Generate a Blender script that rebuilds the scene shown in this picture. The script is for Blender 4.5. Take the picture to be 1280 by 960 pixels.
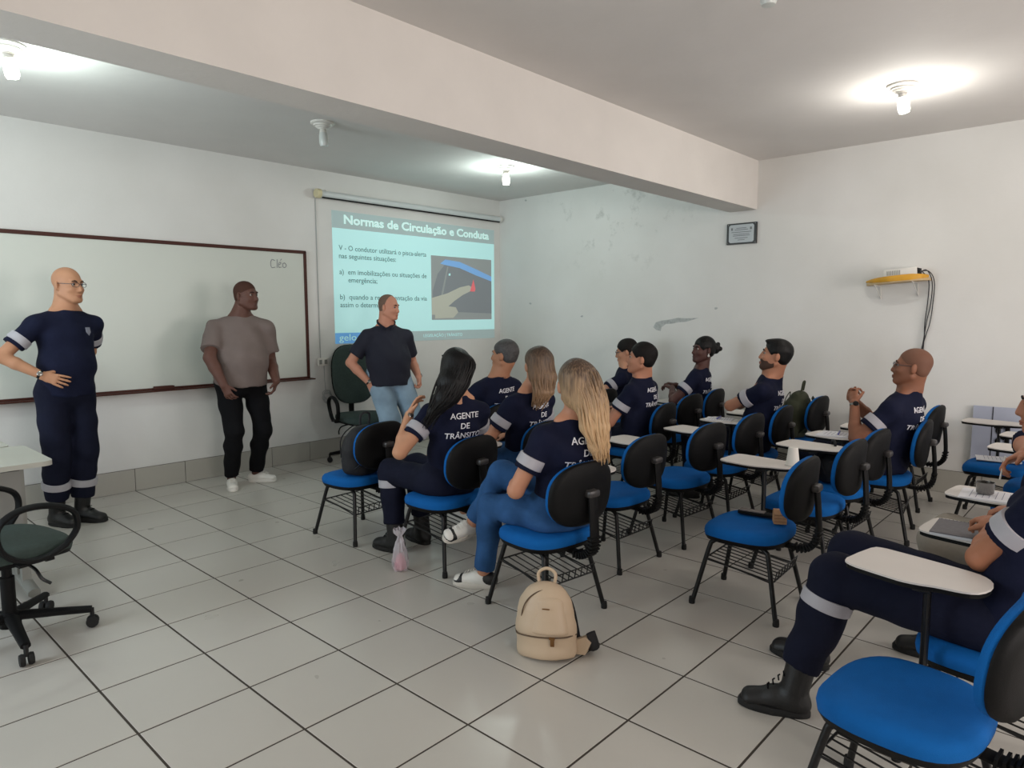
import bpy, bmesh, math, random
import numpy as np
from mathutils import Vector, Matrix
from mathutils.bvhtree import BVHTree

S = bpy.context.scene
for o in list(bpy.data.objects):
    bpy.data.objects.remove(o)
COL = S.collection
random.seed(7)
rng = np.random.RandomState(11)

# ------------------------------------------------------------------ camera
cam_data = bpy.data.cameras.new('camera')
cam_data.sensor_width = 36.0
cam_data.lens = 36.0 * 858.53 / 1280.0
cam_data.clip_start = 0.05
cam_data.clip_end = 60
cam = bpy.data.objects.new('camera', cam_data)
COL.objects.link(cam)
YAW, PITCH, ROLL = 0.8273, -0.1009, -0.0028
_r = Vector((math.cos(YAW), -math.sin(YAW), 0))
_f = Vector((math.sin(YAW) * math.cos(PITCH), math.cos(YAW) * math.cos(PITCH), math.sin(PITCH)))
_u = _r.cross(_f)
_r2 = _r * math.cos(ROLL) + _u * math.sin(ROLL)
_u2 = -_r * math.sin(ROLL) + _u * math.cos(ROLL)
M = Matrix.Identity(4)
for i in range(3):
    M[i][0], M[i][1], M[i][2] = _r2[i], _u2[i], -_f[i]
M[0][3], M[1][3], M[2][3] = -6.473, -6.159, 1.465
cam.matrix_world = M
S.camera = cam

# ------------------------------------------------------------------ exposure, world, area lights
S.view_settings.view_transform = 'Standard'
S.view_settings.look = 'None'
S.view_settings.exposure = -0.10
S.view_settings.gamma = 1.0
S.view_settings.use_curve_mapping = False
world = bpy.data.worlds.new('world')
S.world = world
world.use_nodes = True
world.node_tree.nodes['Background'].inputs[0].default_value = (0.75, 0.85, 1.0, 1)
world.node_tree.nodes['Background'].inputs[1].default_value = 0.6


def area_light(name, loc, target, sx, sy, power, color):
    d = bpy.data.lights.new(name, 'AREA')
    d.shape = 'RECTANGLE'
    d.size, d.size_y = sx, sy
    d.energy = power
    d.color = color
    o = bpy.data.objects.new(name, d)
    COL.objects.link(o)
    o.location = loc
    o.rotation_euler = (Vector(target) - Vector(loc)).to_track_quat('-Z', 'Y').to_euler()
    return o


# daylight from unseen back windows; unseen left one placed to brighten the front bay
area_light('window_daylight', (-2.2, -8.93, 1.6), (-2.2, 0, 1.45), 1.9, 1.2, 92, (1.0, 0.91, 0.86))
area_light('window_daylight', (-5.8, -8.93, 1.6), (-5.8, 0, 1.45), 1.9, 1.2, 92, (1.0, 0.91, 0.86))
area_light('window_daylight', (-8.53, -1.9, 1.6), (0, -1.9, 1.45), 1.9, 1.2, 92, (0.80, 0.92, 1.0))
BULB_W = 19

# ------------------------------------------------------------------ helpers


def lin(c):
    return tuple(((v / 255.0) / 12.92 if v / 255.0 <= 0.04045 else (((v / 255.0) + 0.055) / 1.055) ** 2.4) for v in c)


MATS = {}


def mat(name, rgb, rough=0.6, metal=0.0, bump=0.0, bscale=60.0, var=0.0, vscale=8.0, spec=0.5, stretch=None,
        emit=None, estr=0.0, alpha=1.0, trans=0.0):
    if name in MATS:
        return MATS[name]
    m = bpy.data.materials.new(name)
    m.use_nodes = True
    nt = m.node_tree
    b = nt.nodes['Principled BSDF']
    c = lin(rgb) + (1,)
    b.inputs['Base Color'].default_value = c
    b.inputs['Roughness'].default_value = rough
    b.inputs['Metallic'].default_value = metal
    b.inputs['Specular IOR Level'].default_value = spec
    if emit:
        b.inputs['Emission Color'].default_value = lin(emit) + (1,)
        b.inputs['Emission Strength'].default_value = estr
    if alpha < 1:
        b.inputs['Alpha'].default_value = alpha
    if trans > 0:
        b.inputs['Transmission Weight'].default_value = trans
    tc = nt.nodes.new('ShaderNodeTexCoord')
    mp = nt.nodes.new('ShaderNodeMapping')
    nt.links.new(tc.outputs['Object'], mp.inputs[0])
    if stretch:
        mp.inputs['Scale'].default_value = stretch
    if var > 0:
        n = nt.nodes.new('ShaderNodeTexNoise')
        n.inputs['Scale'].default_value = vscale
        n.inputs['Detail'].default_value = 5
        nt.links.new(mp.outputs[0], n.inputs['Vector'])
        r = nt.nodes.new('ShaderNodeValToRGB')
        r.color_ramp.elements[0].position = 0.3
        r.color_ramp.elements[1].position = 0.7
        r.color_ramp.elements[0].color = tuple(v * (1 - var) for v in c[:3]) + (1,)
        r.color_ramp.elements[1].color = tuple(min(1, v * (1 + var)) for v in c[:3]) + (1,)
        nt.links.new(n.outputs['Fac'], r.inputs[0])
        nt.links.new(r.outputs[0], b.inputs['Base Color'])
    if bump > 0:
        n2 = nt.nodes.new('ShaderNodeTexNoise')
        n2.inputs['Scale'].default_value = bscale
        n2.inputs['Detail'].default_value = 4
        nt.links.new(mp.outputs[0], n2.inputs['Vector'])
        bp = nt.nodes.new('ShaderNodeBump')
        bp.inputs['Strength'].default_value = bump
        bp.inputs['Distance'].default_value = 0.004
        nt.links.new(n2.outputs['Fac'], bp.inputs['Height'])
        nt.links.new(bp.outputs[0], b.inputs['Normal'])
    MATS[name] = m
    return m


def link(name, me, parent=None, m=None, loc=None):
    o = bpy.data.objects.new(name, me)
    COL.objects.link(o)
    if m is not None and me is not None and len(me.materials) == 0:
        me.materials.append(m)
    if parent is not None:
        o.parent = parent
    if loc is not None:
        o.location = loc
    return o


def obj(name, bm, m, parent=None, smooth=True, loc=None):
    me = bpy.data.meshes.new(name)
    bmesh.ops.recalc_face_normals(bm, faces=bm.faces[:])
    bm.to_mesh(me)
    bm.free()
    if smooth:
        me.polygons.foreach_set('use_smooth', [True] * len(me.polygons))
        try:
            me.set_sharp_from_angle(angle=math.radians(40))
        except Exception:
            pass
    return link(name, me, parent, m, loc)


def tag(o, label=None, cat=None, group=None, kind=None):
    if label:
        o['label'] = label
    if cat:
        o['category'] = cat
    if group:
        o['group'] = group
    if kind:
        o['kind'] = kind
    return o


def empty(name, loc, rz=0.0):
    o = bpy.data.objects.new(name, None)
    o.empty_display_size = 0.05
    COL.objects.link(o)
    o.location = loc
    o.rotation_euler = (0, 0, rz)
    return o


def copy_tree(o, parent=None):
    c = o.copy()
    COL.objects.link(c)
    c.parent = parent
    for ch in list(o.children):
        copy_tree(ch, c)
    return c


def B():
    return bmesh.new()


def box(bm, c, s, rot=None, bevel=0.0):
    r = bmesh.ops.create_cube(bm, size=1.0)
    vs = r['verts']
    bmesh.ops.scale(bm, vec=s, verts=vs)
    if bevel > 0:
        es = list({e for v in vs for e in v.link_edges})
        rr = bmesh.ops.bevel(bm, geom=es, offset=bevel, segments=2, affect='EDGES', profile=0.5)
        vs = list({v for f in rr['faces'] for v in f.verts} | {v for v in vs if v.is_valid})
    if rot is not None:
        bmesh.ops.rotate(bm, cent=(0, 0, 0), matrix=rot, verts=vs)
    bmesh.ops.translate(bm, vec=c, verts=vs)
    return vs


def crom(pts, n=6):
    P = [Vector(p) for p in pts]
    P = [P[0] * 2 - P[1]] + P + [P[-1] * 2 - P[-2]]
    out = []
    for i in range(1, len(P) - 2):
        for k in range(n):
            t = k / n
            a, b, c, d = P[i - 1], P[i], P[i + 1], P[i + 2]
            out.append(0.5 * ((2 * b) + (c - a) * t + (2 * a - 5 * b + 4 * c - d) * t * t + (3 * b - a - 3 * c + d) * t ** 3))
    out.append(P[-2])
    return out


def tube(bm, pts, r, seg=8, smooth=0, flat=None, closed=False):
    P = crom(pts, smooth) if smooth else [Vector(p) for p in pts]
    n = len(P)
    R = r if isinstance(r, (list, tuple)) else None
    rings = []
    up = Vector((0, 0, 1))
    t0 = (P[1] - P[0]).normalized()
    if abs(t0.dot(up)) > 0.95:
        up = Vector((0, 1, 0)) if flat is None else Vector(flat)
    if flat is not None:
        up = Vector(flat)
    side = t0.cross(up).normalized()
    for i in range(n):
        if closed:
            t = (P[(i + 1) % n] - P[i - 1])
        else:
            t = (P[min(i + 1, n - 1)] - P[max(i - 1, 0)])
        t = t.normalized()
        side = (side - t * side.dot(t))
        if side.length < 1e-6:
            side = t.orthogonal()
        side.normalize()
        u = side.cross(t).normalized()
        if R:
            x = i / (n - 1) * (len(R) - 1)
            k = min(int(x), len(R) - 2)
            a, b = R[k], R[k + 1]
            if isinstance(a, (tuple, list)):
                rr = (a[0] + (b[0] - a[0]) * (x - k), a[1] + (b[1] - a[1]) * (x - k))
            else:
                rr = (a + (b - a) * (x - k),) * 2
        else:
            rr = (r, r) 
        ring = []
        for k in range(seg):
            an = 2 * math.pi * (k + .5) / seg
            ring.append(bm.verts.new(P[i] + side * (math.cos(an) * rr[0]) + u * (math.sin(an) * rr[1])))
        rings.append(ring)
    m = n if closed else n - 1
    for i in range(m):
        a, b = rings[i], rings[(i + 1) % n]
        for k in range(seg):
            bm.faces.new((a[k], a[(k + 1) % seg], b[(k + 1) % seg], b[k]))
    if not closed:
        bm.faces.new(rings[0][::-1])
        bm.faces.new(rings[-1])


def lathe(bm, prof, seg=24, c=(0, 0, 0), axis=None):
    rings = []
    mt = Matrix.Identity(3)
    if axis is not None:
        mt = Vector((0, 0, 1)).rotation_difference(Vector(axis)).to_matrix()
    c = Vector(c)
    for r, z in prof:
        if r < 1e-5:
            rings.append([bm.verts.new(c + mt @ Vector((0, 0, z)))])
        else:
            rings.append([bm.verts.new(c + mt @ Vector((r * math.cos(2 * math.pi * k / seg), r * math.sin(2 * math.pi * k / seg), z))) for k in range(seg)])
    for a, b in zip(rings, rings[1:]):
        for k in range(seg):
            k2 = (k + 1) % seg
            if len(a) == 1 and len(b) == 1:
                continue
            if len(a) == 1:
                bm.faces.new((a[0], b[k], b[k2]))
            elif len(b) == 1:
                bm.faces.new((a[k], a[k2], b[0]))
            else:
                bm.faces.new((a[k], a[k2], b[k2], b[k]))
    if len(rings[0]) > 1:
        bm.faces.new(rings[0][::-1])
    if len(rings[-1]) > 1:
        bm.faces.new(rings[-1])


def pillow(bm, rx, ry, prof, n=2.8, seg=32, fn=None):
    """rounded cushion: superellipse outline scaled along prof=[(scale,height)]"""
    rings = []
    for s, h in prof:
        ring = []
        for k in range(seg):
            a = 2 * math.pi * k / seg
            ca, sa = math.cos(a), math.sin(a)
            x = rx * s * math.copysign(abs(ca) ** (2 / n), ca)
            y = ry * s * math.copysign(abs(sa) ** (2 / n), sa)
            p = Vector((x, y, h))
            if fn:
                p = Vector(fn(x, y, h))
            ring.append(bm.verts.new(p))
        rings.append(ring)
    for a, b in zip(rings, rings[1:]):
        for k in range(seg):
            bm.faces.new((a[k], a[(k + 1) % seg], b[(k + 1) % seg], b[k]))
    bm.faces.new(rings[0][::-1])
    bm.faces.new(rings[-1])


def slab(bm, outline, z0, z1, fn=None):
    """extruded polygon"""
    f = fn or (lambda x, y, z: (x, y, z))
    a = [bm.verts.new(f(x, y, z0)) for x, y in outline]
    b = [bm.verts.new(f(x, y, z1)) for x, y in outline]
    n = len(outline)
    bm.faces.new(a[::-1])
    bm.faces.new(b)
    for k in range(n):
        bm.faces.new((a[k], a[(k + 1) % n], b[(k + 1) % n], b[k]))


def text_mesh(body, size, m, extrude=0.0008, bold=0.0, align='CENTER', spacing=1.0, line=1.0, xs=1.0):
    cu = bpy.data.curves.new('lettering', 'FONT')
    cu.body = body
    cu.size = size
    cu.extrude = extrude
    cu.offset = bold
    cu.align_x = align
    cu.align_y = 'CENTER'
    cu.space_character = spacing
    cu.space_line = line
    cu.resolution_u = 3
    o = bpy.data.objects.new('lettering', cu)
    COL.objects.link(o)
    dg = bpy.context.evaluated_depsgraph_get()
    me = bpy.data.meshes.new_from_object(o.evaluated_get(dg))
    bpy.data.objects.remove(o)
    me.materials.clear()
    me.materials.append(m)
    if xs != 1.0:
        for v in me.vertices:
            v.co.x *= xs
    return me


# ------------------------------------------------------------------ materials
def wall_material():
    m = bpy.data.materials.new('wall_paint')
    m.use_nodes = True
    nt = m.node_tree
    b = nt.nodes['Principled BSDF']
    b.inputs['Roughness'].default_value = 0.75
    b.inputs['Specular IOR Level'].default_value = 0.25
    g = nt.nodes.new('ShaderNodeNewGeometry')
    n = nt.nodes.new('ShaderNodeTexNoise')
    n.inputs['Scale'].default_value = 1.3
    n.inputs['Detail'].default_value = 6
    nt.links.new(g.outputs['Position'], n.inputs['Vector'])
    r = nt.nodes.new('ShaderNodeValToRGB')
    r.color_ramp.elements[0].position = 0.3
    r.color_ramp.elements[1].position = 0.7
    r.color_ramp.elements[0].color = lin((210, 209, 205)) + (1,)
    r.color_ramp.elements[1].color = lin((220, 219, 216)) + (1,)
    nt.links.new(n.outputs['Fac'], r.inputs[0])
    nt.links.new(r.outputs[0], b.inputs['Base Color'])
    n2 = nt.nodes.new('ShaderNodeTexNoise')
    n2.inputs['Scale'].default_value = 45
    n2.inputs['Detail'].default_value = 6
    nt.links.new(g.outputs['Position'], n2.inputs['Vector'])
    bp = nt.nodes.new('ShaderNodeBump')
    bp.inputs['Strength'].default_value = 0.25
    bp.inputs['Distance'].default_value = 0.003
    nt.links.new(n2.outputs['Fac'], bp.inputs['Height'])
    nt.links.new(bp.outputs[0], b.inputs['Normal'])
    return m


def damp_wall_material():
    """painted wall with mould blotches high up towards the front corner"""
    m = wall_material().copy()
    m.name = 'wall_paint_damp'
    nt = m.node_tree
    b = nt.nodes['Principled BSDF']
    base = b.inputs['Base Color'].links[0].from_socket
    g = nt.nodes.new('ShaderNodeNewGeometry')
    n = nt.nodes.new('ShaderNodeTexNoise')
    n.inputs['Scale'].default_value = 4.2
    n.inputs['Detail'].default_value = 8
    n.inputs['Roughness'].default_value = 0.72
    nt.links.new(g.outputs['Position'], n.inputs['Vector'])
    r = nt.nodes.new('ShaderNodeMapRange')
    r.inputs['From Min'].default_value = 0.56
    r.inputs['From Max'].default_value = 0.72
    nt.links.new(n.outputs['Fac'], r.inputs['Value'])
    sp = nt.nodes.new('ShaderNodeVectorMath')
    sp.operation = 'DISTANCE'
    mp = nt.nodes.new('ShaderNodeMapping')
    mp.inputs['Scale'].default_value = (0.2, 0.75, 1.25)
    nt.links.new(g.outputs['Position'], mp.inputs[0])
    nt.links.new(mp.outputs[0], sp.inputs[0])
    sp.inputs[1].default_value = (0, -1.75 * .75, 2.55 * 1.25)
    r2 = nt.nodes.new('ShaderNodeMapRange')
    r2.inputs['From Min'].default_value = 0.95
    r2.inputs['From Max'].default_value = 0.35
    nt.links.new(sp.outputs['Value'], r2.inputs['Value'])
    mu = nt.nodes.new('ShaderNodeMath')
    mu.operation = 'MULTIPLY'
    nt.links.new(r.outputs[0], mu.inputs[0])
    nt.links.new(r2.outputs[0], mu.inputs[1])
    mu2 = nt.nodes.new('ShaderNodeMath')
    mu2.operation = 'MULTIPLY'
    mu2.inputs[1].default_value = 0.5
    nt.links.new(mu.outputs[0], mu2.inputs[0])
    mx = nt.nodes.new('ShaderNodeMixRGB')
    nt.links.new(mu2.outputs[0], mx.inputs['Fac'])
    nt.links.new(base, mx.inputs[1])
    mx.inputs[2].default_value = lin((120, 124, 118)) + (1,)
    nt.links.new(mx.outputs[0], b.inputs['Base Color'])
    return m


WALL = wall_material()
DAMP = damp_wall_material()
CEIL = mat('ceiling_paint', (216, 213, 210), 0.8, bump=0.25, bscale=25, var=0.03, vscale=2, spec=0.2)
BEAM = mat('beam_paint', (216, 212, 207), 0.8, bump=0.35, bscale=30, var=0.03, vscale=3, spec=0.2)
GROUT = mat('grout', (62, 55, 48), 0.9)


def tile_material(name, rgb, rough):
    m = bpy.data.materials.new(name)
    m.use_nodes = True
    nt = m.node_tree
    b = nt.nodes['Principled BSDF']
    b.inputs['Roughness'].default_value = rough
    g = nt.nodes.new('ShaderNodeNewGeometry')
    oi = nt.nodes.new('ShaderNodeObjectInfo')
    n = nt.nodes.new('ShaderNodeTexNoise')
    n.inputs['Scale'].default_value = 2.2
    n.inputs['Detail'].default_value = 8
    n.inputs['Roughness'].default_value = 0.6
    nt.links.new(g.outputs['Position'], n.inputs['Vector'])
    ad = nt.nodes.new('ShaderNodeMath')
    ad.operation = 'MULTIPLY_ADD'
    ad.inputs[1].default_value = 0.10
    nt.links.new(oi.outputs['Random'], ad.inputs[0])
    nt.links.new(n.outputs['Fac'], ad.inputs[2])
    r = nt.nodes.new('ShaderNodeValToRGB')
    r.color_ramp.elements[0].position = 0.3
    r.color_ramp.elements[1].position = 0.85
    c = lin(rgb)
    r.color_ramp.elements[0].color = tuple(v * 0.975 for v in c) + (1,)
    r.color_ramp.elements[1].color = tuple(v * 1.02 for v in c) + (1,)
    nt.links.new(ad.outputs[0], r.inputs[0])
    nt.links.new(r.outputs[0], b.inputs['Base Color'])
    n2 = nt.nodes.new('ShaderNodeTexNoise')
    n2.inputs['Scale'].default_value = 6
    nt.links.new(g.outputs['Position'], n2.inputs['Vector'])
    mr = nt.nodes.new('ShaderNodeMapRange')
    mr.inputs['To Min'].default_value = rough - 0.02
    mr.inputs['To Max'].default_value = rough + 0.03
    nt.links.new(n2.outputs['Fac'], mr.inputs['Value'])
    nt.links.new(mr.outputs[0], b.inputs['Roughness'])
    return m


TILE = tile_material('floor_tile', (190, 186, 178), 0.28)
BTILE = tile_material('baseboard_tile', (170, 167, 158), 0.35)
BLUE = mat('blue_fabric', (12, 92, 164), 0.8, bump=0.5, bscale=500, var=0.06, vscale=15, spec=0.15)
BLACKPL = mat('black_plastic', (8, 8, 9), 0.6, bump=0.15, bscale=300, spec=0.2)
BLACKMT = mat('black_metal', (12, 12, 13), 0.4, spec=0.35)
WIRE = mat('black_wire', (24, 24, 25), 0.4)
RUBBER = mat('black_rubber', (17, 17, 17), 0.8)
TABW = mat('white_laminate', (212, 206, 200), 0.4, var=0.02)
GREYTAB = mat('grey_laminate', (178, 178, 168), 0.45, var=0.02)
GREYMT = mat('grey_metal', (135, 136, 130), 0.45, var=0.03)
GREYPAN = mat('grey_panel', (138, 138, 134), 0.6)
WOODRED = mat('redbrown_wood', (66, 30, 21), 0.5, spec=0.3, var=0.15, vscale=20, stretch=(1, 1, 6))
BOARD = mat('whiteboard_enamel', (202, 206, 198), 0.38, var=0.015, vscale=1.5)
WHITEPL = mat('white_plastic', (215, 212, 205), 0.4)
PAPER = mat('paper', (226, 226, 230), 0.8, var=0.02, vscale=30)
GREENFAB = mat('dark_green_fabric', (52, 66, 62), 0.85, bump=0.5, bscale=300, var=0.12, vscale=60)
NAVY = mat('navy_cotton', (19, 23, 44), 0.85, bump=0.6, bscale=35, var=0.12, vscale=7, spec=0.15)
NAVYT = mat('navy_twill', (20, 23, 40), 0.85, bump=0.6, bscale=40, var=0.15, vscale=8, spec=0.15)
REFL = mat('reflective_tape', (168, 166, 172), 0.5, bump=0.2, bscale=200)
WHITEINK = mat('white_print', (225, 225, 230), 0.7)
BLACKCL = mat('black_cotton', (14, 14, 17), 0.85, bump=0.6, bscale=40, spec=0.15)
TAUPE = mat('taupe_cotton', (116, 104, 100), 0.9, bump=0.6, bscale=30, var=0.06, vscale=7, spec=0.1)
DENIM = mat('blue_denim', (44, 80, 124), 0.85, bump=0.5, bscale=200, var=0.22, vscale=9, spec=0.15)
DENIMLT = mat('light_denim', (138, 160, 178), 0.85, bump=0.5, bscale=200, var=0.15, vscale=7, spec=0.15)
BEIGECL = mat('beige_cloth', (146, 138, 126), 0.9, bump=0.5, bscale=60, var=0.06)
BOOT = mat('black_leather', (17, 17, 18), 0.5, bump=0.3, bscale=120)
WHITELE = mat('white_leather', (222, 219, 212), 0.5, bump=0.1, bscale=120)
HAIRBLK = mat('black_hair', (9, 8, 9), 0.5, bump=0.8, bscale=90, stretch=(1, 1, .12), spec=0.25)
HAIRGRY = mat('grey_hair', (66, 64, 64), 0.6, bump=0.8, bscale=160, var=0.3, vscale=90)
HAIRBUZZ = mat('buzzed_hair', (74, 50, 42), 0.85, spec=0.15, bump=0.3, bscale=400)
HAIRDRK = mat('dark_brown_hair', (18, 14, 13), 0.65, spec=0.2, bump=0.9, bscale=140)
METAL = mat('brushed_steel', (140, 138, 134), 0.25, metal=0.9)
GOLD = mat('gold_metal', (196, 158, 92), 0.3, metal=0.9)
EYEW = mat('eye_white', (150, 138, 130), 0.4)
EYED = mat('eye_iris', (22, 15, 12), 0.2)
BEIGELE = mat('beige_leather', (190, 168, 142), 0.5, bump=0.12, bscale=150, var=0.04)
OLIVE = mat('olive_canvas', (44, 48, 30), 0.85, bump=0.6, bscale=90, var=0.2, vscale=12)
BAGBLK = mat('black_canvas', (20, 20, 24), 0.75, bump=0.5, bscale=90, var=0.2, vscale=12)


def hair_gradient(name, top, bottom, z0, z1):
    m = bpy.data.materials.new(name)
    m.use_nodes = True
    nt = m.node_tree
    b = nt.nodes['Principled BSDF']
    b.inputs['Roughness'].default_value = 0.5
    g = nt.nodes.new('ShaderNodeNewGeometry')
    sx = nt.nodes.new('ShaderNodeSeparateXYZ')
    nt.links.new(g.outputs['Position'], sx.inputs[0])
    mp = nt.nodes.new('ShaderNodeMapping')
    mp.inputs['Scale'].default_value = (1, 1, .06)
    nt.links.new(g.outputs['Position'], mp.inputs[0])
    n = nt.nodes.new('ShaderNodeTexNoise')
    n.inputs['Scale'].default_value = 110
    n.inputs['Detail'].default_value = 3
    nt.links.new(mp.outputs[0], n.inputs['Vector'])
    mr = nt.nodes.new('ShaderNodeMapRange')
    mr.inputs['From Min'].default_value = z1
    mr.inputs['From Max'].default_value = z0
    nt.links.new(sx.outputs['Z'], mr.inputs['Value'])
    ma = nt.nodes.new('ShaderNodeMath')
    ma.operation = 'MULTIPLY_ADD'
    ma.inputs[1].default_value = 1.1
    ma.inputs[2].default_value = -0.55
    nt.links.new(n.outputs['Fac'], ma.inputs[0])
    ad = nt.nodes.new('ShaderNodeMath')
    ad.operation = 'ADD'
    nt.links.new(mr.outputs[0], ad.inputs[0])
    nt.links.new(ma.outputs[0], ad.inputs[1])
    r = nt.nodes.new('ShaderNodeValToRGB')
    r.color_ramp.elements[0].position = 0.0
    r.color_ramp.elements[1].position = 1.0
    r.color_ramp.elements[0].color = lin(top) + (1,)
    r.color_ramp.elements[1].color = lin(bottom) + (1,)
    nt.links.new(ad.outputs[0], r.inputs[0])
    nt.links.new(r.outputs[0], b.inputs['Base Color'])
    bp = nt.nodes.new('ShaderNodeBump')
    bp.inputs['Strength'].default_value = 0.9
    bp.inputs['Distance'].default_value = 0.006
    nt.links.new(n.outputs['Fac'], bp.inputs['Height'])
    nt.links.new(bp.outputs[0], b.inputs['Normal'])
    return m


HAIRBLOND = hair_gradient('blond_hair', (66, 48, 36), (192, 158, 118), 0.95, 1.24)
HAIRBROWN = hair_gradient('brown_hair', (58, 42, 32), (140, 110, 80), 0.95, 1.25)

# ------------------------------------------------------------------ room shell
H = 2.90
XL, YB = -8.6, -9.0
TS = 0.41
GX0 = -15.8665 * TS      # x of tile line 0
GY0 = -6.8811 * TS       # y of tile line 0


def struct(name, bm, m, parent=None, smooth=False):
    o = obj(name, bm, m, parent, smooth)
    if parent is None:
        o['kind'] = 'structure'
    return o


bm = B(); box(bm, ((XL) / 2, YB / 2, -0.06), (-XL, -YB, 0.116)); floor = struct('floor', bm, GROUT)
bm = B(); box(bm, (XL / 2, YB / 2, H + 0.05), (-XL, -YB, 0.1)); struct('ceiling', bm, CEIL)
bm = B(); box(bm, (XL / 2, 0.05, H / 2), (-XL + .2, 0.1, H + .2)); struct('wall_front', bm, WALL)
bm = B(); box(bm, (0.05, YB / 2, H / 2), (0.1, -YB, H + .2)); struct('wall_right', bm, DAMP)


def wall_with_holes(name, horizontal, fixed, a0, a1, holes):
    bm = B()
    xs = [a0]
    for h0, h1, z0, z1 in holes:
        def bx(p0, p1, q0, q1):
            c, s = (p0 + p1) / 2, (p1 - p0)
            if horizontal:
                box(bm, (c, fixed, (q0 + q1) / 2), (s, 0.1, q1 - q0))
            else:
                box(bm, (fixed, c, (q0 + q1) / 2), (0.1, s, q1 - q0))
        bx(xs[-1], h0, 0, H)
        bx(h0, h1, 0, z0)
        bx(h0, h1, z1, H)
        xs.append(h1)
    bx(xs[-1], a1, 0, H)
    return struct(name, bm, WALL)


wall_with_holes('wall_back', True, YB - 0.05, XL, 0, [(-6.8, -4.8, 1.0, 2.2), (-3.2, -1.2, 1.0, 2.2)])
wall_with_holes('wall_left', False, XL - 0.05, YB, 0, [(-2.9, -0.9, 1.0, 2.2)])  # unseen opening, placed for its light on the front bay
ALU = mat('window_aluminium', (190, 190, 188), 0.4, metal=0.3)
for i, (cx, cy, hz) in enumerate([(-5.8, YB - 0.05, True), (-2.2, YB - 0.05, True), (XL - 0.05, -1.9, False)]):
    bm = B()
    for k in (-1, 0, 1):
        if hz:
            box(bm, (cx + k * 0.98, cy, 1.6), (0.04, 0.05, 1.2))
        else:
            box(bm, (cx, cy + k * 0.98, 1.6), (0.05, 0.04, 1.2))
    for z in (1.02, 2.18):
        box(bm, (cx, cy, z), (2.0, 0.05, 0.04) if hz else (0.05, 2.0, 0.04))
    struct('window_%d' % (i + 1), bm, ALU)  # frames out of view; the left-wall one surrounds the added front-bay light

# ceiling beam
bm = B(); box(bm, (XL / 2, -3.236, (2.449 + H) / 2), (-XL, 0.272, H - 2.449)); struct('beam', bm, BEAM)

# floor tiles, every one a part of the floor (shared mesh); cut tiles run along the walls
tile_mesh = {}


def tile_mesh_for(w, d):
    key = (round(w, 3), round(d, 3))
    if key not in tile_mesh:
        bm = B()
        t = 0.0035
        hw, hd = w / 2, d / 2
        lo = [bm.verts.new((sx * hw, sy * hd, -0.004)) for sx, sy in ((-1, -1), (1, -1), (1, 1), (-1, 1))]
        md = [bm.verts.new((sx * hw, sy * hd, -0.0012)) for sx, sy in ((-1, -1), (1, -1), (1, 1), (-1, 1))]
        tp = [bm.verts.new((sx * (hw - .0012), sy * (hd - .0012), 0)) for sx, sy in ((-1, -1), (1, -1), (1, 1), (-1, 1))]
        for a, b in ((lo, md), (md, tp)):
            for k in range(4):
                bm.faces.new((a[k], a[(k + 1) % 4], b[(k + 1) % 4], b[k]))
        bm.faces.new(tp)
        me = bpy.data.meshes.new('floor_tile')
        bm.to_mesh(me)
        bm.free()
        me.materials.append(TILE)
        tile_mesh[key] = me
    return tile_mesh[key]


GX = [GX0 + TS * k for k in range(-5, 17) if XL < GX0 + TS * k < 0]
GXl = [XL] + GX + [0.0]
GY = [GY0 - TS * k for k in range(-7, 16) if YB < GY0 - TS * k < 0]
GYl = [0.0] + GY + [YB]
gap = 0.0042
count = 0
rest = B()
for i in range(len(GXl) - 1):
    for j in range(len(GYl) - 1):
        x0, x1, y1, y0 = GXl[i], GXl[i + 1], GYl[j], GYl[j + 1]
        gx = 0.003
        w, d = x1 - x0 - 0.0090, y1 - y0 - 0.0088
        c = ((x0 + x1) / 2, (y0 + y1) / 2, random.uniform(-0.0006, 0.0004))
        # beyond the picture's edges the tiles carry on as one joined part
        rel = Vector((c[0] + 6.473, c[1] + 6.159, 0))
        ahead = rel.dot(Vector((0.736, 0.677, 0)))
        sidew = abs(rel.dot(Vector((0.677, -0.736, 0))))
        if ahead < 1.6 or sidew > ahead * 0.80 + 0.35:
            hw, hd = w / 2, d / 2
            vs = [rest.verts.new((c[0] + sx * hw, c[1] + sy * hd, 0)) for sx, sy in ((-1, -1), (1, -1), (1, 1), (-1, 1))]
            rest.faces.new(vs)
            continue
        o = link('floor_tile', tile_mesh_for(w, d), floor, loc=c)
        count += 1
o = obj('floor_tile_field', rest, TILE, floor, smooth=False)
o['kind'] = 'stuff'
print('floor tiles', count)

# tiled baseboards
bm = B(); box(bm, (XL / 2, -0.004, 0.094), (-XL, 0.008, 0.188)); bf = struct('baseboard_front', bm, GROUT)
bm = B(); box(bm, (-0.004, YB / 2, 0.094), (0.008, -YB, 0.188)); br = struct('baseboard_right', bm, GROUT)
bt = {}


def base_tile(par, c, w, horizontal):
    key = (round(w, 3), horizontal)
    if key not in bt:
        b_ = B()
        s = (w - 0.005, 0.008, 0.184) if horizontal else (0.008, w - 0.005, 0.184)
        box(b_, (0, 0, 0), s)
        me = bpy.data.meshes.new('baseboard_tile')
        b_.to_mesh(me); b_.free()
        me.materials.append(BTILE)
        bt[key] = me
    link('baseboard_tile', bt[key], par, loc=c)


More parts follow.
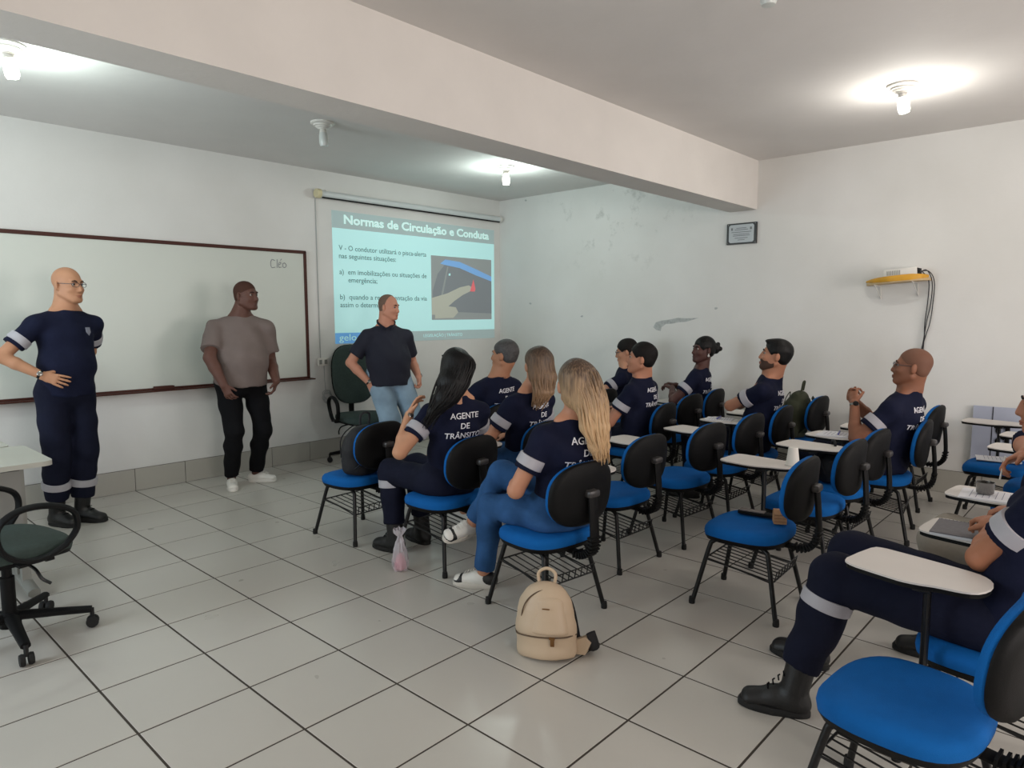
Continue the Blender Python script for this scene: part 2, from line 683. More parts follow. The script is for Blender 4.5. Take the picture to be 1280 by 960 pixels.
for i in range(len(GXl) - 1):
    if GXl[i + 1] < -7.6:
        continue
    base_tile(bf, ((GXl[i] + GXl[i + 1]) / 2, -0.010, 0.0945), GXl[i + 1] - GXl[i], True)
for j in range(len(GYl) - 1):
    if GYl[j] < -7.4:
        continue
    base_tile(br, (-0.010, (GYl[j] + GYl[j + 1]) / 2, 0.0945), GYl[j] - GYl[j + 1], False)

# ------------------------------------------------------------------ wall things
# flaking patch and small chips on the right wall
CHIP = mat('bare_plaster', (172, 175, 174), 0.9, bump=0.6, bscale=60, var=0.2, vscale=30)


def blob(name, pts, parent_wall='wall_right'):
    if name == 'flaked_patch':
        pts = [(y, z - .075) for y, z in pts]
    bm = B()
    vs = [bm.verts.new((-0.0015, y, z)) for y, z in pts]
    f = bm.faces.new(vs)
    r = bmesh.ops.extrude_face_region(bm, geom=[f])
    bmesh.ops.translate(bm, vec=(0.003, 0, 0), verts=[v for v in r['geom'] if isinstance(v, bmesh.types.BMVert)])
    bmesh.ops.triangulate(bm, faces=bm.faces[:])
    return obj(name, bm, CHIP, bpy.data.objects[parent_wall], smooth=False)


blob('flaked_patch', [(-2.27, 1.40), (-2.31, 1.37), (-2.36, 1.36), (-2.37, 1.40), (-2.42, 1.435), (-2.5, 1.44), (-2.58, 1.455), (-2.66, 1.46),
                      (-2.80, 1.50), (-2.66, 1.495), (-2.56, 1.50), (-2.45, 1.48), (-2.36, 1.47), (-2.30, 1.45)])
for y, z in ((-0.52, 1.60), (-1.32, 1.44), (-0.45, 2.86), (-2.98, 1.52), (-3.28, 2.27)):
    a = [(y + 0.022 * math.cos(t) * random.uniform(.5, 1.2), z + 0.014 * math.sin(t) * random.uniform(.5, 1.2)) for t in np.linspace(0, 5.6, 7)]
    blob('paint_chip', a)

# whiteboard
wb = empty('whiteboard', (-4.45, 0, 0.85))
tag(wb, 'long whiteboard in a red-brown wooden frame on the front wall', 'whiteboard')
WX0, WX1, WZ0, WZ1 = -5.95, -2.82, 0.85, 2.07
bm = B(); box(bm, ((WX0 + WX1) / 2 + 4.45, -0.012, (WZ0 + WZ1) / 2 - .85), (WX1 - WX0, 0.016, WZ1 - WZ0)); obj('board_panel', bm, BOARD, wb, False)
for nm, c, s in (('frame_rail', ((WX0 + WX1) / 2, -0.016, WZ1 + .008), (WX1 - WX0 + .05, 0.03, 0.03)),
                 ('frame_rail', ((WX0 + WX1) / 2, -0.016, WZ0 - .006), (WX1 - WX0 + .05, 0.03, 0.022)),
                 ('frame_rail', (WX1 + .012, -0.016, (WZ0 + WZ1) / 2), (0.03, 0.03, WZ1 - WZ0 + .03)),
                 ('frame_rail', (WX0 - .012, -0.016, (WZ0 + WZ1) / 2), (0.03, 0.03, WZ1 - WZ0 + .03))):
    bm = B(); box(bm, (c[0] + 4.45, c[1], c[2] - .85), s, bevel=0.004); obj(nm, bm, WOODRED, wb, False)
bm = B(); box(bm, ((WX0 + WX1) / 2 + 4.45, -0.05, WZ0 - .018 - .85), (WX1 - WX0 + .10, 0.085, 0.012), bevel=0.003); obj('pen_tray', bm, WOODRED, wb, False)
INK = mat('marker_ink', (120, 124, 130), 0.6)
bm = B()
s_ = 0.05
strokes = [[(.9, 1.5), (.3, 1.7), (0, 1), (.2, .2), (.9, .3)], [(1.35, 1.8), (1.3, .2)], [(1.7, .8), (2.1, 1.0), (2.0, 1.3), (1.65, 1.0), (1.7, .3), (2.2, .35)],
           [(2.0, 1.6), (2.3, 1.9)], [(2.9, 1.2), (2.5, 1.0), (2.55, .4), (3.0, .35), (3.2, .8), (2.9, 1.2)]]
for st in strokes:
    tube(bm, [(x * s_, 0, z * s_) for x, z in st], 0.003, 5, smooth=4)
obj('handwriting', bm, INK, wb, loc=(-3.17 + 4.45, -0.021, 1.905 - .85))
er = B(); box(er, (0, 0, 0.016), (0.16, 0.05, 0.032), bevel=0.006)
e = obj('board_eraser', er, WOODRED, None, False, loc=(-4.20, -0.05, 0.838)); tag(e, 'wooden board eraser lying on the tray of the whiteboard', 'eraser')
bm = B(); box(bm, (0, 0, -0.004 + .003), (0.15, 0.045, 0.006)); obj('felt_pad', bm, BAGBLK, e, False)

# projection screen roller, rolled up
sc = empty('screen_roller', (-1.35, -0.06, 2.66))
tag(sc, 'white rolled-up projection screen case above the projected slide', 'projector screen')
bm = B(); tube(bm, [(-1.29, 0, 0.0), (1.28, 0, 0.0)], 0.034, 14); obj('screen_case', bm, mat('screen_case', (200, 205, 205), 0.4), sc)
bm = B(); lathe(bm, [(0.0, 0), (0.043, 0), (0.046, 0.012), (0.046, 0.045), (0.0, 0.05)], 18, (-1.335, 0, 0), (1, 0, 0)); obj('end_cap', bm, mat('cream_plastic', (208, 198, 160), .5), sc)
bm = B(); lathe(bm, [(0.0, 0), (0.040, 0), (0.040, 0.02), (0.0, 0.022)], 18, (1.275, 0, 0), (1, 0, 0)); obj('end_cap', bm, WHITEPL, sc)
bm = B(); box(bm, (0, -0.012, -0.036), (2.54, 0.016, 0.012)); obj('bottom_bar', bm, BLACKPL, sc, False)  # dark strip standing in for the shadow of the rolled-up fabric
for x in (-1.2, 1.2):
    bm = B(); box(bm, (x, 0.035, 0.02), (0.03, 0.05, 0.05)); obj('wall_bracket', bm, WHITEPL, sc, False)

# projected slide: a picture of light on the wall, a flat image
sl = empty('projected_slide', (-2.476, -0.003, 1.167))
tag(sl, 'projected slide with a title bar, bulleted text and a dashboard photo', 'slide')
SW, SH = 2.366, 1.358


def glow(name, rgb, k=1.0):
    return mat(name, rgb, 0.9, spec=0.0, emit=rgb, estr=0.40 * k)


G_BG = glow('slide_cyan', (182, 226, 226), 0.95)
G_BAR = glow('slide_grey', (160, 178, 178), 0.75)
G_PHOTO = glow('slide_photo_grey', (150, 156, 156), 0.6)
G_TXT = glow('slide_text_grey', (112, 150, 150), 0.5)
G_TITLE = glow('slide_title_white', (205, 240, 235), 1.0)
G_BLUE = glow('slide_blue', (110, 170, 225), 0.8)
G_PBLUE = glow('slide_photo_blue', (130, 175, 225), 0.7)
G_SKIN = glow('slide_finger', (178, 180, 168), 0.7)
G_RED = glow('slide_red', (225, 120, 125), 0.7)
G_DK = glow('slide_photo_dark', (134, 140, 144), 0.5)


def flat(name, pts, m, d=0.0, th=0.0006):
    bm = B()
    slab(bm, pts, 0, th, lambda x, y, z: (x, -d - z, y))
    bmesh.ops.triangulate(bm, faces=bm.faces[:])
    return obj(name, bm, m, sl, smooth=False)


def rect(x0, y0, x1, y1):
    return [(x0, y0), (x1, y0), (x1, y1), (x0, y1)]


# the slide leans: measured corners in wall coordinates (tl, tr, br, bl)
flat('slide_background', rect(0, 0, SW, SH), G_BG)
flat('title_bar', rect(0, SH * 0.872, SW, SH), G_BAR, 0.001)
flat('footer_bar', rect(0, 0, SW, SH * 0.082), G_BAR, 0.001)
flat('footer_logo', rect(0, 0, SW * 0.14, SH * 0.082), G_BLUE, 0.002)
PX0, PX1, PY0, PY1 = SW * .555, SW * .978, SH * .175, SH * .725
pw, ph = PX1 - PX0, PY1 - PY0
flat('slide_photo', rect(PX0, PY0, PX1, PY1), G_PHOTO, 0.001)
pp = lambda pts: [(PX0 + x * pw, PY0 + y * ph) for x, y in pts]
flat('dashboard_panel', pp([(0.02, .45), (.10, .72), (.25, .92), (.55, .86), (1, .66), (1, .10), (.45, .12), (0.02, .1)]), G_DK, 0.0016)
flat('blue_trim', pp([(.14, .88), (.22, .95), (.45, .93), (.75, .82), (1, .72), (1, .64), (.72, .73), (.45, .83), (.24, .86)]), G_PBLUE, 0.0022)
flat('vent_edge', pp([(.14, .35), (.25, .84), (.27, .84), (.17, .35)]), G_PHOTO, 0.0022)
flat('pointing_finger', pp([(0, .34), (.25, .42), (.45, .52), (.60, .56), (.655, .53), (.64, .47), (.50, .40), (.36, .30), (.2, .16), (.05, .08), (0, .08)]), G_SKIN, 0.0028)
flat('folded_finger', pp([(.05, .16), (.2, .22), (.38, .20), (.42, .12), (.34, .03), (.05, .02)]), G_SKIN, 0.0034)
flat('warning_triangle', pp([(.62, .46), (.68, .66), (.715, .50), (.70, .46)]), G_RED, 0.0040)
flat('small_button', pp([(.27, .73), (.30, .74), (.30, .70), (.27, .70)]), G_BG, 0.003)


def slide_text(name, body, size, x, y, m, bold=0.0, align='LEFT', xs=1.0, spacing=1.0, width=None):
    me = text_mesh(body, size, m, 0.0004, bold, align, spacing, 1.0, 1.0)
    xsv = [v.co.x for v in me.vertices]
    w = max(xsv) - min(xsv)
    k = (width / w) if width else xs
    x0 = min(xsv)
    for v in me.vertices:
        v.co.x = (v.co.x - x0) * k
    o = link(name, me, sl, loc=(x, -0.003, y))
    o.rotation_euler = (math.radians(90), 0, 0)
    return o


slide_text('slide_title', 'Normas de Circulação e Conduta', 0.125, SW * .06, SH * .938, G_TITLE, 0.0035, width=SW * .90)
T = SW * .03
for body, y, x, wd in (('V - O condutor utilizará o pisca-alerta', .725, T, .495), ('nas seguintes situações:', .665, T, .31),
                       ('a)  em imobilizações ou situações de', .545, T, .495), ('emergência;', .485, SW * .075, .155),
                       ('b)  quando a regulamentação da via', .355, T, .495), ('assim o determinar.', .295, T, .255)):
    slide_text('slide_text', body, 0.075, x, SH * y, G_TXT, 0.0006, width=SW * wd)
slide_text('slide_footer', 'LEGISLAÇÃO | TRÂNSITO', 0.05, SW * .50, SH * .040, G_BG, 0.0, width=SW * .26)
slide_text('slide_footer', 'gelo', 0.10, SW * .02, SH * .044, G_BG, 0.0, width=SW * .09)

# cable, sockets and coil on the front wall
CABW = mat('white_cable', (168, 170, 168), 0.6)
cb = B(); tube(cb, [(-2.662, -0.006, 2.62), (-2.66, -0.006, 1.7), (-2.655, -0.006, 1.03)], 0.005, 6)
c0 = obj('screen_cable', cb, CABW, None, loc=(0, 0, 0)); tag(c0, 'thin white cable running down the wall from the screen roller', 'cable')
so = empty('wall_socket', (-2.64, -0.002, 0.99)); tag(so, 'white double wall socket below the thin cable', 'socket')
bm = B(); box(bm, (0, -0.014, 0), (0.125, 0.028, 0.08), bevel=0.004); obj('socket_plate', bm, WHITEPL, so, False)
for x in (-.03, .03):
    bm = B(); box(bm, (x, -0.030, 0), (0.03, 0.006, 0.045), bevel=0.002); obj('socket_insert', bm, GREYMT, so, False)
bm = B(); tube(bm, [(-2.62, -0.01, 0.95), (-2.618, -0.01, 0.80), (-2.61, -0.012, 0.66)], 0.004, 6)
for k in range(7):
    a0 = random.uniform(0, 6)
    tube(bm, [(-2.60 + 0.055 * (1 - .07 * k) * math.cos(t + a0) + random.uniform(-.01, .01), -0.014 - 0.003 * k, 0.63 + 0.07 * (1 - .08 * k) * math.sin(t + a0)) for t in np.linspace(0, 5.4, 12)], 0.0035, 5, smooth=2)
o = obj('coiled_cable', bm, CABW); tag(o, 'coil of white cable hanging under the wall socket', 'cable')

# plaque on the right wall
pl = empty('plaque', (-0.002, -3.235, 2.235)); tag(pl, 'small dark-framed engraved plaque high on the right wall', 'plaque')
bm = B(); box(bm, (-0.01, 0, 0), (0.02, 0.30, 0.20), bevel=0.003); obj('plaque_frame', bm, mat('dark_frame', (44, 46, 46), .4), pl, False)
bm = B(); slab(bm, [(-.125, -.07), (-.11, -.085), (.11, -.085), (.125, -.07), (.125, .07), (.11, .085), (-.11, .085), (-.125, .07)], 0, 0.003, lambda x, y, z: (-0.021 - z, x, y)); obj('plaque_plate', bm, mat('plaque_steel', (168, 171, 173), .35, metal=.4), pl, False)
bm = B()
for z, w in ((.052, .10), (.036, .13), (.014, .20), (-.006, .16), (-.020, .17), (-.042, .13), (-.060, .07)):
    box(bm, (-0.0245, 0, z), (0.001, w, 0.006))
for y in (-.095, .095):
    box(bm, (-0.0245, y, 0.045), (0.001, 0.018, 0.024))
obj('engraving', bm, mat('engraving', (110, 112, 114), .6), pl, False)
for y in (-.135, .135):
    for z in (-.088, .088):
        bm = B(); lathe(bm, [(0, 0), (.006, 0), (.004, .004), (0, .005)], 10, (-0.02, y, z), (-1, 0, 0)); obj('screw', bm, METAL, pl)

# projector shelf
sf = empty('wall_shelf', (0, -4.615, 1.735)); sf.rotation_euler = (math.radians(-4), 0, 0); tag(sf, 'small rounded yellow-edged shelf on white brackets on the right wall', 'shelf')
YEL = mat('yellow_board', (205, 150, 30), 0.5, var=0.08, vscale=12)
out = [(0.0, -.235), (-.10, -.235), (-.18, -.205), (-.225, -.13), (-.235, 0), (-.20, .10), (-.135, .18), (-.06, .235), (0.0, .245)]
bm = B(); slab(bm, out, -0.02, 0.0); obj('shelf_board', bm, mat('pale_board', (196, 170, 128), .6), sf, False)
rimp = [(x, y, 0.012) for x, y in out[1:-1]]
bm = B(); tube(bm, rimp, [(0.005, 0.012), (0.005, 0.026), (.005, .022), (0.005, 0.008)], 8, smooth=5, flat=(0, 0, 1)); obj('shelf_rim', bm, YEL, sf)
for y in (-.14, .14):
    bm = B(); tube(bm, [(-0.005, y, -.14), (-.01, y, -.03), (-.20, y, -.025)], 0.004, 6); tube(bm, [(-.01, y, -.13), (-.17, y, -.03)], 0.0035, 6); obj('shelf_bracket', bm, WHITEPL, sf)
pj = empty('projector', (-0.12, -4.67, 1.762)); pj.rotation_euler = (math.radians(-4), 0, 0); tag(pj, 'white video projector standing on the yellow shelf', 'projector')
bm = B(); box(bm, (0, 0, 0.035), (0.19, 0.24, 0.062), bevel=0.010); obj('projector_body', bm, WHITEPL, pj)
bm = B(); lathe(bm, [(0, 0), (.026, 0), (.026, .012), (.026, .02), (0, .016)], 20, (0.04, .12, .035), (0, 1, 0)); obj('lens', bm, mat('lens_glass', (30, 34, 44), .1), pj)
bm = B()
for k in range(8):
    box(bm, (-0.096, .0 + k * 0.013, .033), (0.004, 0.006, 0.036))
obj('air_vent', bm, GREYMT, pj, False)
bm = B(); box(bm, (-0.01, -.121, .035), (0.13, 0.006, 0.045)); obj('connector_panel', bm, BLACKPL, pj, False)
for i, (dx, dy, wob) in enumerate(((0.0, 0, .012), (.012, -.016, -.015), (.02, .022, .016))):
    bm = B()
    pts = [(-0.15, -4.795, 1.795 + .006 * i), (-0.10, -4.835 + dy, 1.81 - .01 * i), (-0.04 - dx * .3, -4.865 + dy, 1.72), (-.02 - dx * .3, -4.86 + dy, 1.55)]
    for k in range(1, 5):
        pts.append((-.018 - dx * .4, -4.855 + .012 * k + dy * (1 - .2 * k) + wob * .6 * math.sin(k * 1.3 + i), 1.5 - .11 * k))
    pts += [(-.016, -4.80 + .008 * i, 0.98), (-.016, -4.80 + .006 * i, .7), (-.016, -4.80 + .006 * i, .22)]
    tube(bm, pts, 0.0038, 6, smooth=5)
    o = obj('projector_cable', bm, mat('black_cable', (22, 20, 26), .5))
    tag(o, ('leftmost', 'middle', 'rightmost')[(0, 2, 1)[i]] + ' black cable hanging from the projector down the right wall', 'cable', 'cables hanging from the projector')

# banner board leaning on the right wall behind the last chair
bn = empty('leaning_board', (-0.03, -5.60, 0.20)); tag(bn, 'bluish white board with black marks leaning on the right wall', 'board')
bm = B(); box(bm, (0, 0, 0.27), (0.012, 0.80, 0.54)); obj('board_sheet', bm, mat('bluish_white', (172, 178, 196), .5), bn, False)
bm = B()
for z in (.36, .27):
    tube(bm, [(-.008, .21 + .03 * math.cos(t), z + .032 * math.sin(t)) for t in np.linspace(-2.4, 2.4, 10)], 0.008, 6)
tube(bm, [(-.008, .17, .22), (-.008, .17, .42)], 0.016, 6)
obj('painted_letters', bm, BLACKPL, bn)
bm = B(); box(bm, (-.008, .27, .27), (.003, .005, .54)); obj('board_seam', bm, BLACKPL, bn, False)

# ceiling lamps
def ceiling_lamp(x, y, lit, tilt, label, power, color=(0.84, 1.0, 0.95)):
    r = empty('ceiling_lamp', (x, y, H)); tag(r, label, 'ceiling lamp')
    bm = B(); lathe(bm, [(0.0, 0), (.088, 0), (.088, -.010), (.078, -.018), (.070, -.018), (.066, -.028), (.056, -.030), (.05, -.040), (.036, -.046), (.034, -.052), (0, -.053)], 28); obj('lamp_base', bm, WHITEPL, r)
    ax = Vector((tilt[0], tilt[1], -1)).normalized()
    bm = B(); lathe(bm, [(0, 0), (.022, 0), (.024, .014), (.026, .026), (0, .027)], 18, (0, 0, -.048), ax); obj('socket', bm, WHITEPL, r)
    c = Vector((0, 0, -.048)) + ax * .026
    bm = B(); lathe(bm, [(0, 0), (.026, 0), (.031, .015), (.034, .045), (.034, .080), (.028, .098), (0, .104)], 20, c, ax)
    m = mat('lit_bulb', (255, 250, 240), .4, emit=(255, 248, 236), estr=14) if lit else mat('unlit_bulb', (200, 204, 200), .3)
    o = obj('bulb', bm, m, r)
    if lit:
        d = bpy.data.lights.new('bulb_light', 'POINT'); d.energy = power; d.color = color; d.shadow_soft_size = 0.045
        l = bpy.data.objects.new('bulb_light', d); COL.objects.link(l); l.parent = r
        l.location = c + ax * 0.155


ceiling_lamp(-5.482, -1.613, True, (.15, .0), 'lit ceiling lamp above the whiteboard, leftmost of the lamps', BULB_W)
ceiling_lamp(-3.517, -1.52, False, (.08, 0), 'unlit ceiling lamp between two lit ones before the beam', 0)
ceiling_lamp(-1.455, -1.470, True, (.05, 0), 'lit ceiling lamp near the projected slide', BULB_W)
ceiling_lamp(-1.49, -4.93, True, (.28, -.10), 'lit tilted ceiling lamp on the near side of the beam at the right', BULB_W * .8, (1.0, .97, .90))
ceiling_lamp(-3.57, -4.93, False, (0, .0), 'unlit ceiling lamp cut by the top edge of the picture', 0)

# ------------------------------------------------------------------ school chair
def rrot(a):
    return Matrix.Rotation(a, 3, 'Z')


def make_chair():
    root = empty('school_chair', (0, 0, 0))
    # seat: waterfall front, slightly dished
    def sf_(x, y, h):
        d = 0.0
        if y > 0.08:
            d -= ((y - 0.08) / 0.14) ** 2 * 0.022
        if y < -0.12:
            d += ((-0.12 - y) / 0.09) ** 2 * 0.010
        d -= 0.006 * (1 - (x / .22) ** 2)
        return (x, y, 0.362 + h + d)
    bm = B()
    pillow(bm, 0.222, 0.206, [(0.93, 0.0), (0.985, 0.008), (1.0, 0.028), (0.985, 0.045), (0.93, 0.058), (0.80, 0.066), (0.5, 0.068), (0.15, 0.068)], 2.7, 40, sf_)
    obj('seat', bm, BLUE, root)
    bm = B()
    pillow(bm, 0.218, 0.202, [(0.80, -0.022), (0.95, -0.016), (1.0, 0.004), (0.99, 0.012), (0.4, 0.012)], 2.7, 40, sf_)
    obj('seat_shell', bm, BLACKPL, root)
    # backrest, curved around the sitter and leaning back
    def bf_(x, y, h):
        yy = -0.268 - 0.10 * y + h + 0.035 * (x / .2) ** 2
        return (x, yy, 0.632 + y)
    bm = B()
    pillow(bm, 0.200, 0.152, [(0.93, 0.000), (0.985, 0.006), (1.0, 0.018), (0.97, 0.032), (0.88, 0.040), (0.5, 0.042), (0.1, 0.042)], 2.5, 40, bf_)
    obj('backrest', bm, BLUE, root)
    bm = B()
    pillow(bm, 0.203, 0.155, [(0.1, -0.030), (0.5, -0.030), (0.86, -0.026), (0.97, -0.016), (1.0, -0.002), (0.99, 0.006), (0.4, 0.006)], 2.5, 40, bf_)
    obj('backrest_shell', bm, BLACKPL, root)
    # ribbed L-shaped backrest support
    bm = B()
    path = crom([(0, -0.05, 0.343), (0, -0.17, 0.338), (0, -0.255, 0.335), (0, -0.308, 0.365), (0, -0.328, 0.43), (0, -0.323, 0.54), (0, -0.313, 0.635)], 8)
    tube(bm, path, [(0.029, 0.013)] * 2, 10, flat=(0, 0, 1))
    for p0, p1 in zip(path[12:34:2], path[13:35:2]):
        dv = (p1 - p0).normalized()
        nv = Vector((0, -dv.z, dv.y))
        c = (p0 + p1) / 2
        rr = Matrix((( 1, 0, 0), (0, dv.y, nv.y), (0, dv.z, nv.z))).to_3x3()
        box(bm, c, (0.066, 0.008, 0.032), rot=rr)
    obj('back_support', bm, BLACKPL, root)
    bm = B(); box(bm, (0, -0.311, 0.642), (0.074, 0.046, 0.036), bevel=0.013); obj('support_cap', bm, mat('worn_plastic', (58, 56, 56), .35), root)
    # legs: four separate bent tubes with rubber tips, and two seat rails
    for sx in (-1, 1):
        for sy in (-1, 1):
            bm = B()
            top = Vector((sx * 0.135, sy * 0.02, 0.340))
            tube(bm, [top, (sx * 0.138, sy * 0.095, 0.341), (sx * 0.143, sy * 0.133, 0.325), (sx * 0.152, sy * 0.150, 0.285), (sx * 0.200, sy * 0.207, 0.02)], 0.0115, 10, smooth=6)
            lg = obj('leg', bm, BLACKMT, root)
            bm = B(); lathe(bm, [(0, 0), (.015, 0), (.016, .012), (.014, .034), (0, .036)], 12, (sx * 0.203, sy * 0.211, 0)); obj('leg_tip', bm, RUBBER, lg)
    bm = B()
    tube(bm, [(-.135, .06, .339), (.135, .06, .339)], 0.010, 8)
    tube(bm, [(-.135, -.06, .339), (.135, -.06, .339)], 0.010, 8)
    obj('seat_rail', bm, BLACKMT, root)
    # wire book rack
    bm = B()
    zf, zr = 0.235, 0.190
    tube(bm, [(-.165, .165, zf), (.165, .165, zf)], 0.0045, 6)
    tube(bm, [(-.172, -.175, zr), (.172, -.175, zr)], 0.0045, 6)
    for k in range(8):
        x = -.150 + .300 * k / 7
        tube(bm, [(x, .165, zf), (x, -.17, zr), (x, -.180, zr + .002), (x, -.190, zr + .048)], 0.0032, 5)
    tube(bm, [(-.155, -.19, zr + .048), (.155, -.19, zr + .048)], 0.0032, 5)
    for sx in (-1, 1):
        tube(bm, [(sx * .165, .165, zf), (sx * .158, 0, .215), (sx * .172, -.175, zr)], 0.0045, 6)
    obj('book_rack', bm, WIRE, root)
    # tablet arm
    bm = B()
    tube(bm, [(.10, .045, .340), (.26, .045, .338), (.300, .045, .352), (.310, .045, .40), (.312, .045, .62)], [(0.017, 0.011)] * 2, 8, smooth=5, flat=(0, 1, 0))
    box(bm, (.325, .045, .630), (.16, .05, .012), bevel=.003)
    obj('tablet_arm', bm, BLACKMT, root)
    out = [(.262, .27), (.30, .285), (.46, .268), (.49, .245), (.49, .20), (.475, .08), (.457, -.030), (.437, -.075), (.395, -.105), (.335, -.112), (.280, -.095),
           (.257, -.060), (.250, -.025), (.244, .01), (.232, .04), (.222, .085), (.226, .13), (.245, .235)]
    P = crom([(x, y, 0) for x, y in out] + [(out[0][0], out[0][1], 0)], 2)[:-1]
    ol = [(p.x, p.y) for p in P]
    cx_, cy_ = .345, .06
    bm = B(); slab(bm, ol, 0.650, 0.656); obj('writing_tablet', bm, TABW, root, False)
    bm = B(); slab(bm, [(cx_ + (x - cx_) * .985, cy_ + (y - cy_) * .985) for x, y in ol], 0.636, 0.6495); obj('tablet_edge', bm, BLACKPL, root, False)
    return root


proto = make_chair()
GRP = None
CH = []      # x, y, rotation deg, label
R_ = [
    (-3.84, -2.33, 4, 'empty blue school chair in the front row holding a black backpack'),
    (-2.61, -2.27, -3, 'blue school chair under the grey-haired man in the front row'),
    (-1.27, -2.29, 2, 'empty blue school chair in the front row, between the grey-haired man and the man writing'),
    (-0.60, -2.29, 3, 'blue school chair under the man writing by the wall in the front row'),
    (-3.80, -3.15, 2, 'blue school chair under the woman with long black hair'),
    (-3.08, -3.10, -2, 'blue school chair under the brown-haired woman in blue jeans'),
    (-1.83, -3.22, 8, 'blue school chair under the dark-haired man leaning over his tablet'),
    (-1.12, -3.08, 0, 'empty blue school chair between the dark-haired man and the woman with a bun'),
    (-0.63, -3.05, 6, 'blue school chair under the woman with the hair bun'),
    (-3.90, -4.02, -7, 'blue school chair under the blond woman, behind the beige backpack'),
    (-3.09, -3.86, -2, 'empty blue school chair directly right of the blond woman'),
    (-2.46, -3.93, -4, 'empty blue school chair second to the right of the blond woman'),
    (-1.90, -3.95, 0, 'empty blue school chair next to the bearded man, on his left'),
    (-1.38, -3.96, 6, 'blue school chair under the bearded man with folded arms'),
    (-0.56, -3.95, 0, 'blue school chair by the right wall holding an olive backpack'),
    (-3.16, -4.75, 3, 'empty blue school chair with a wooden block and grey case on its seat'),
    (-2.50, -4.78, 0, 'empty blue school chair just beyond the one with the wooden block'),
    (-2.03, -4.78, -2, 'blue school chair with a black bag on its seat'),
    (-1.50, -4.90, 8, 'blue school chair under the shaven-headed man with glasses'),
    (-0.60, -4.80, 0, 'empty blue school chair against the right wall behind the shaven-headed man'),
    (-4.41, -5.735, -5, 'nearest empty blue school chair at the bottom right corner'),
    (-3.85, -5.86, 0, 'blue school chair under the man in boots at the right edge'),
    (-3.18, -5.82, 0, 'blue school chair under the man holding a pen at the right edge'),
    (-1.76, -5.78, 0, 'empty blue school chair beyond the man holding a pen'),
    (-1.21, -5.77, 0, 'empty blue school chair seen behind the profile of the man with a pen'),
    (-0.66, -5.46, 0, 'blue school chair beside the right wall with papers on its seat'),
]
CHAIRS = []
for i, (x, y, rz, lab) in enumerate(R_):
    c = proto if i == 0 else copy_tree(proto)
    c.location = (x, y, 0)
    c.rotation_euler = (0, 0, math.radians(rz))
    tag(c, lab, 'chair', 'school chairs with writing tablets')
    CHAIRS.append(c)


def on_chair(i, x, y, z):
    X, Y, rz, _ = R_[i]
    a = math.radians(rz)
    return (X + x * math.cos(a) - y * math.sin(a), Y + x * math.sin(a) + y * math.cos(a), z)

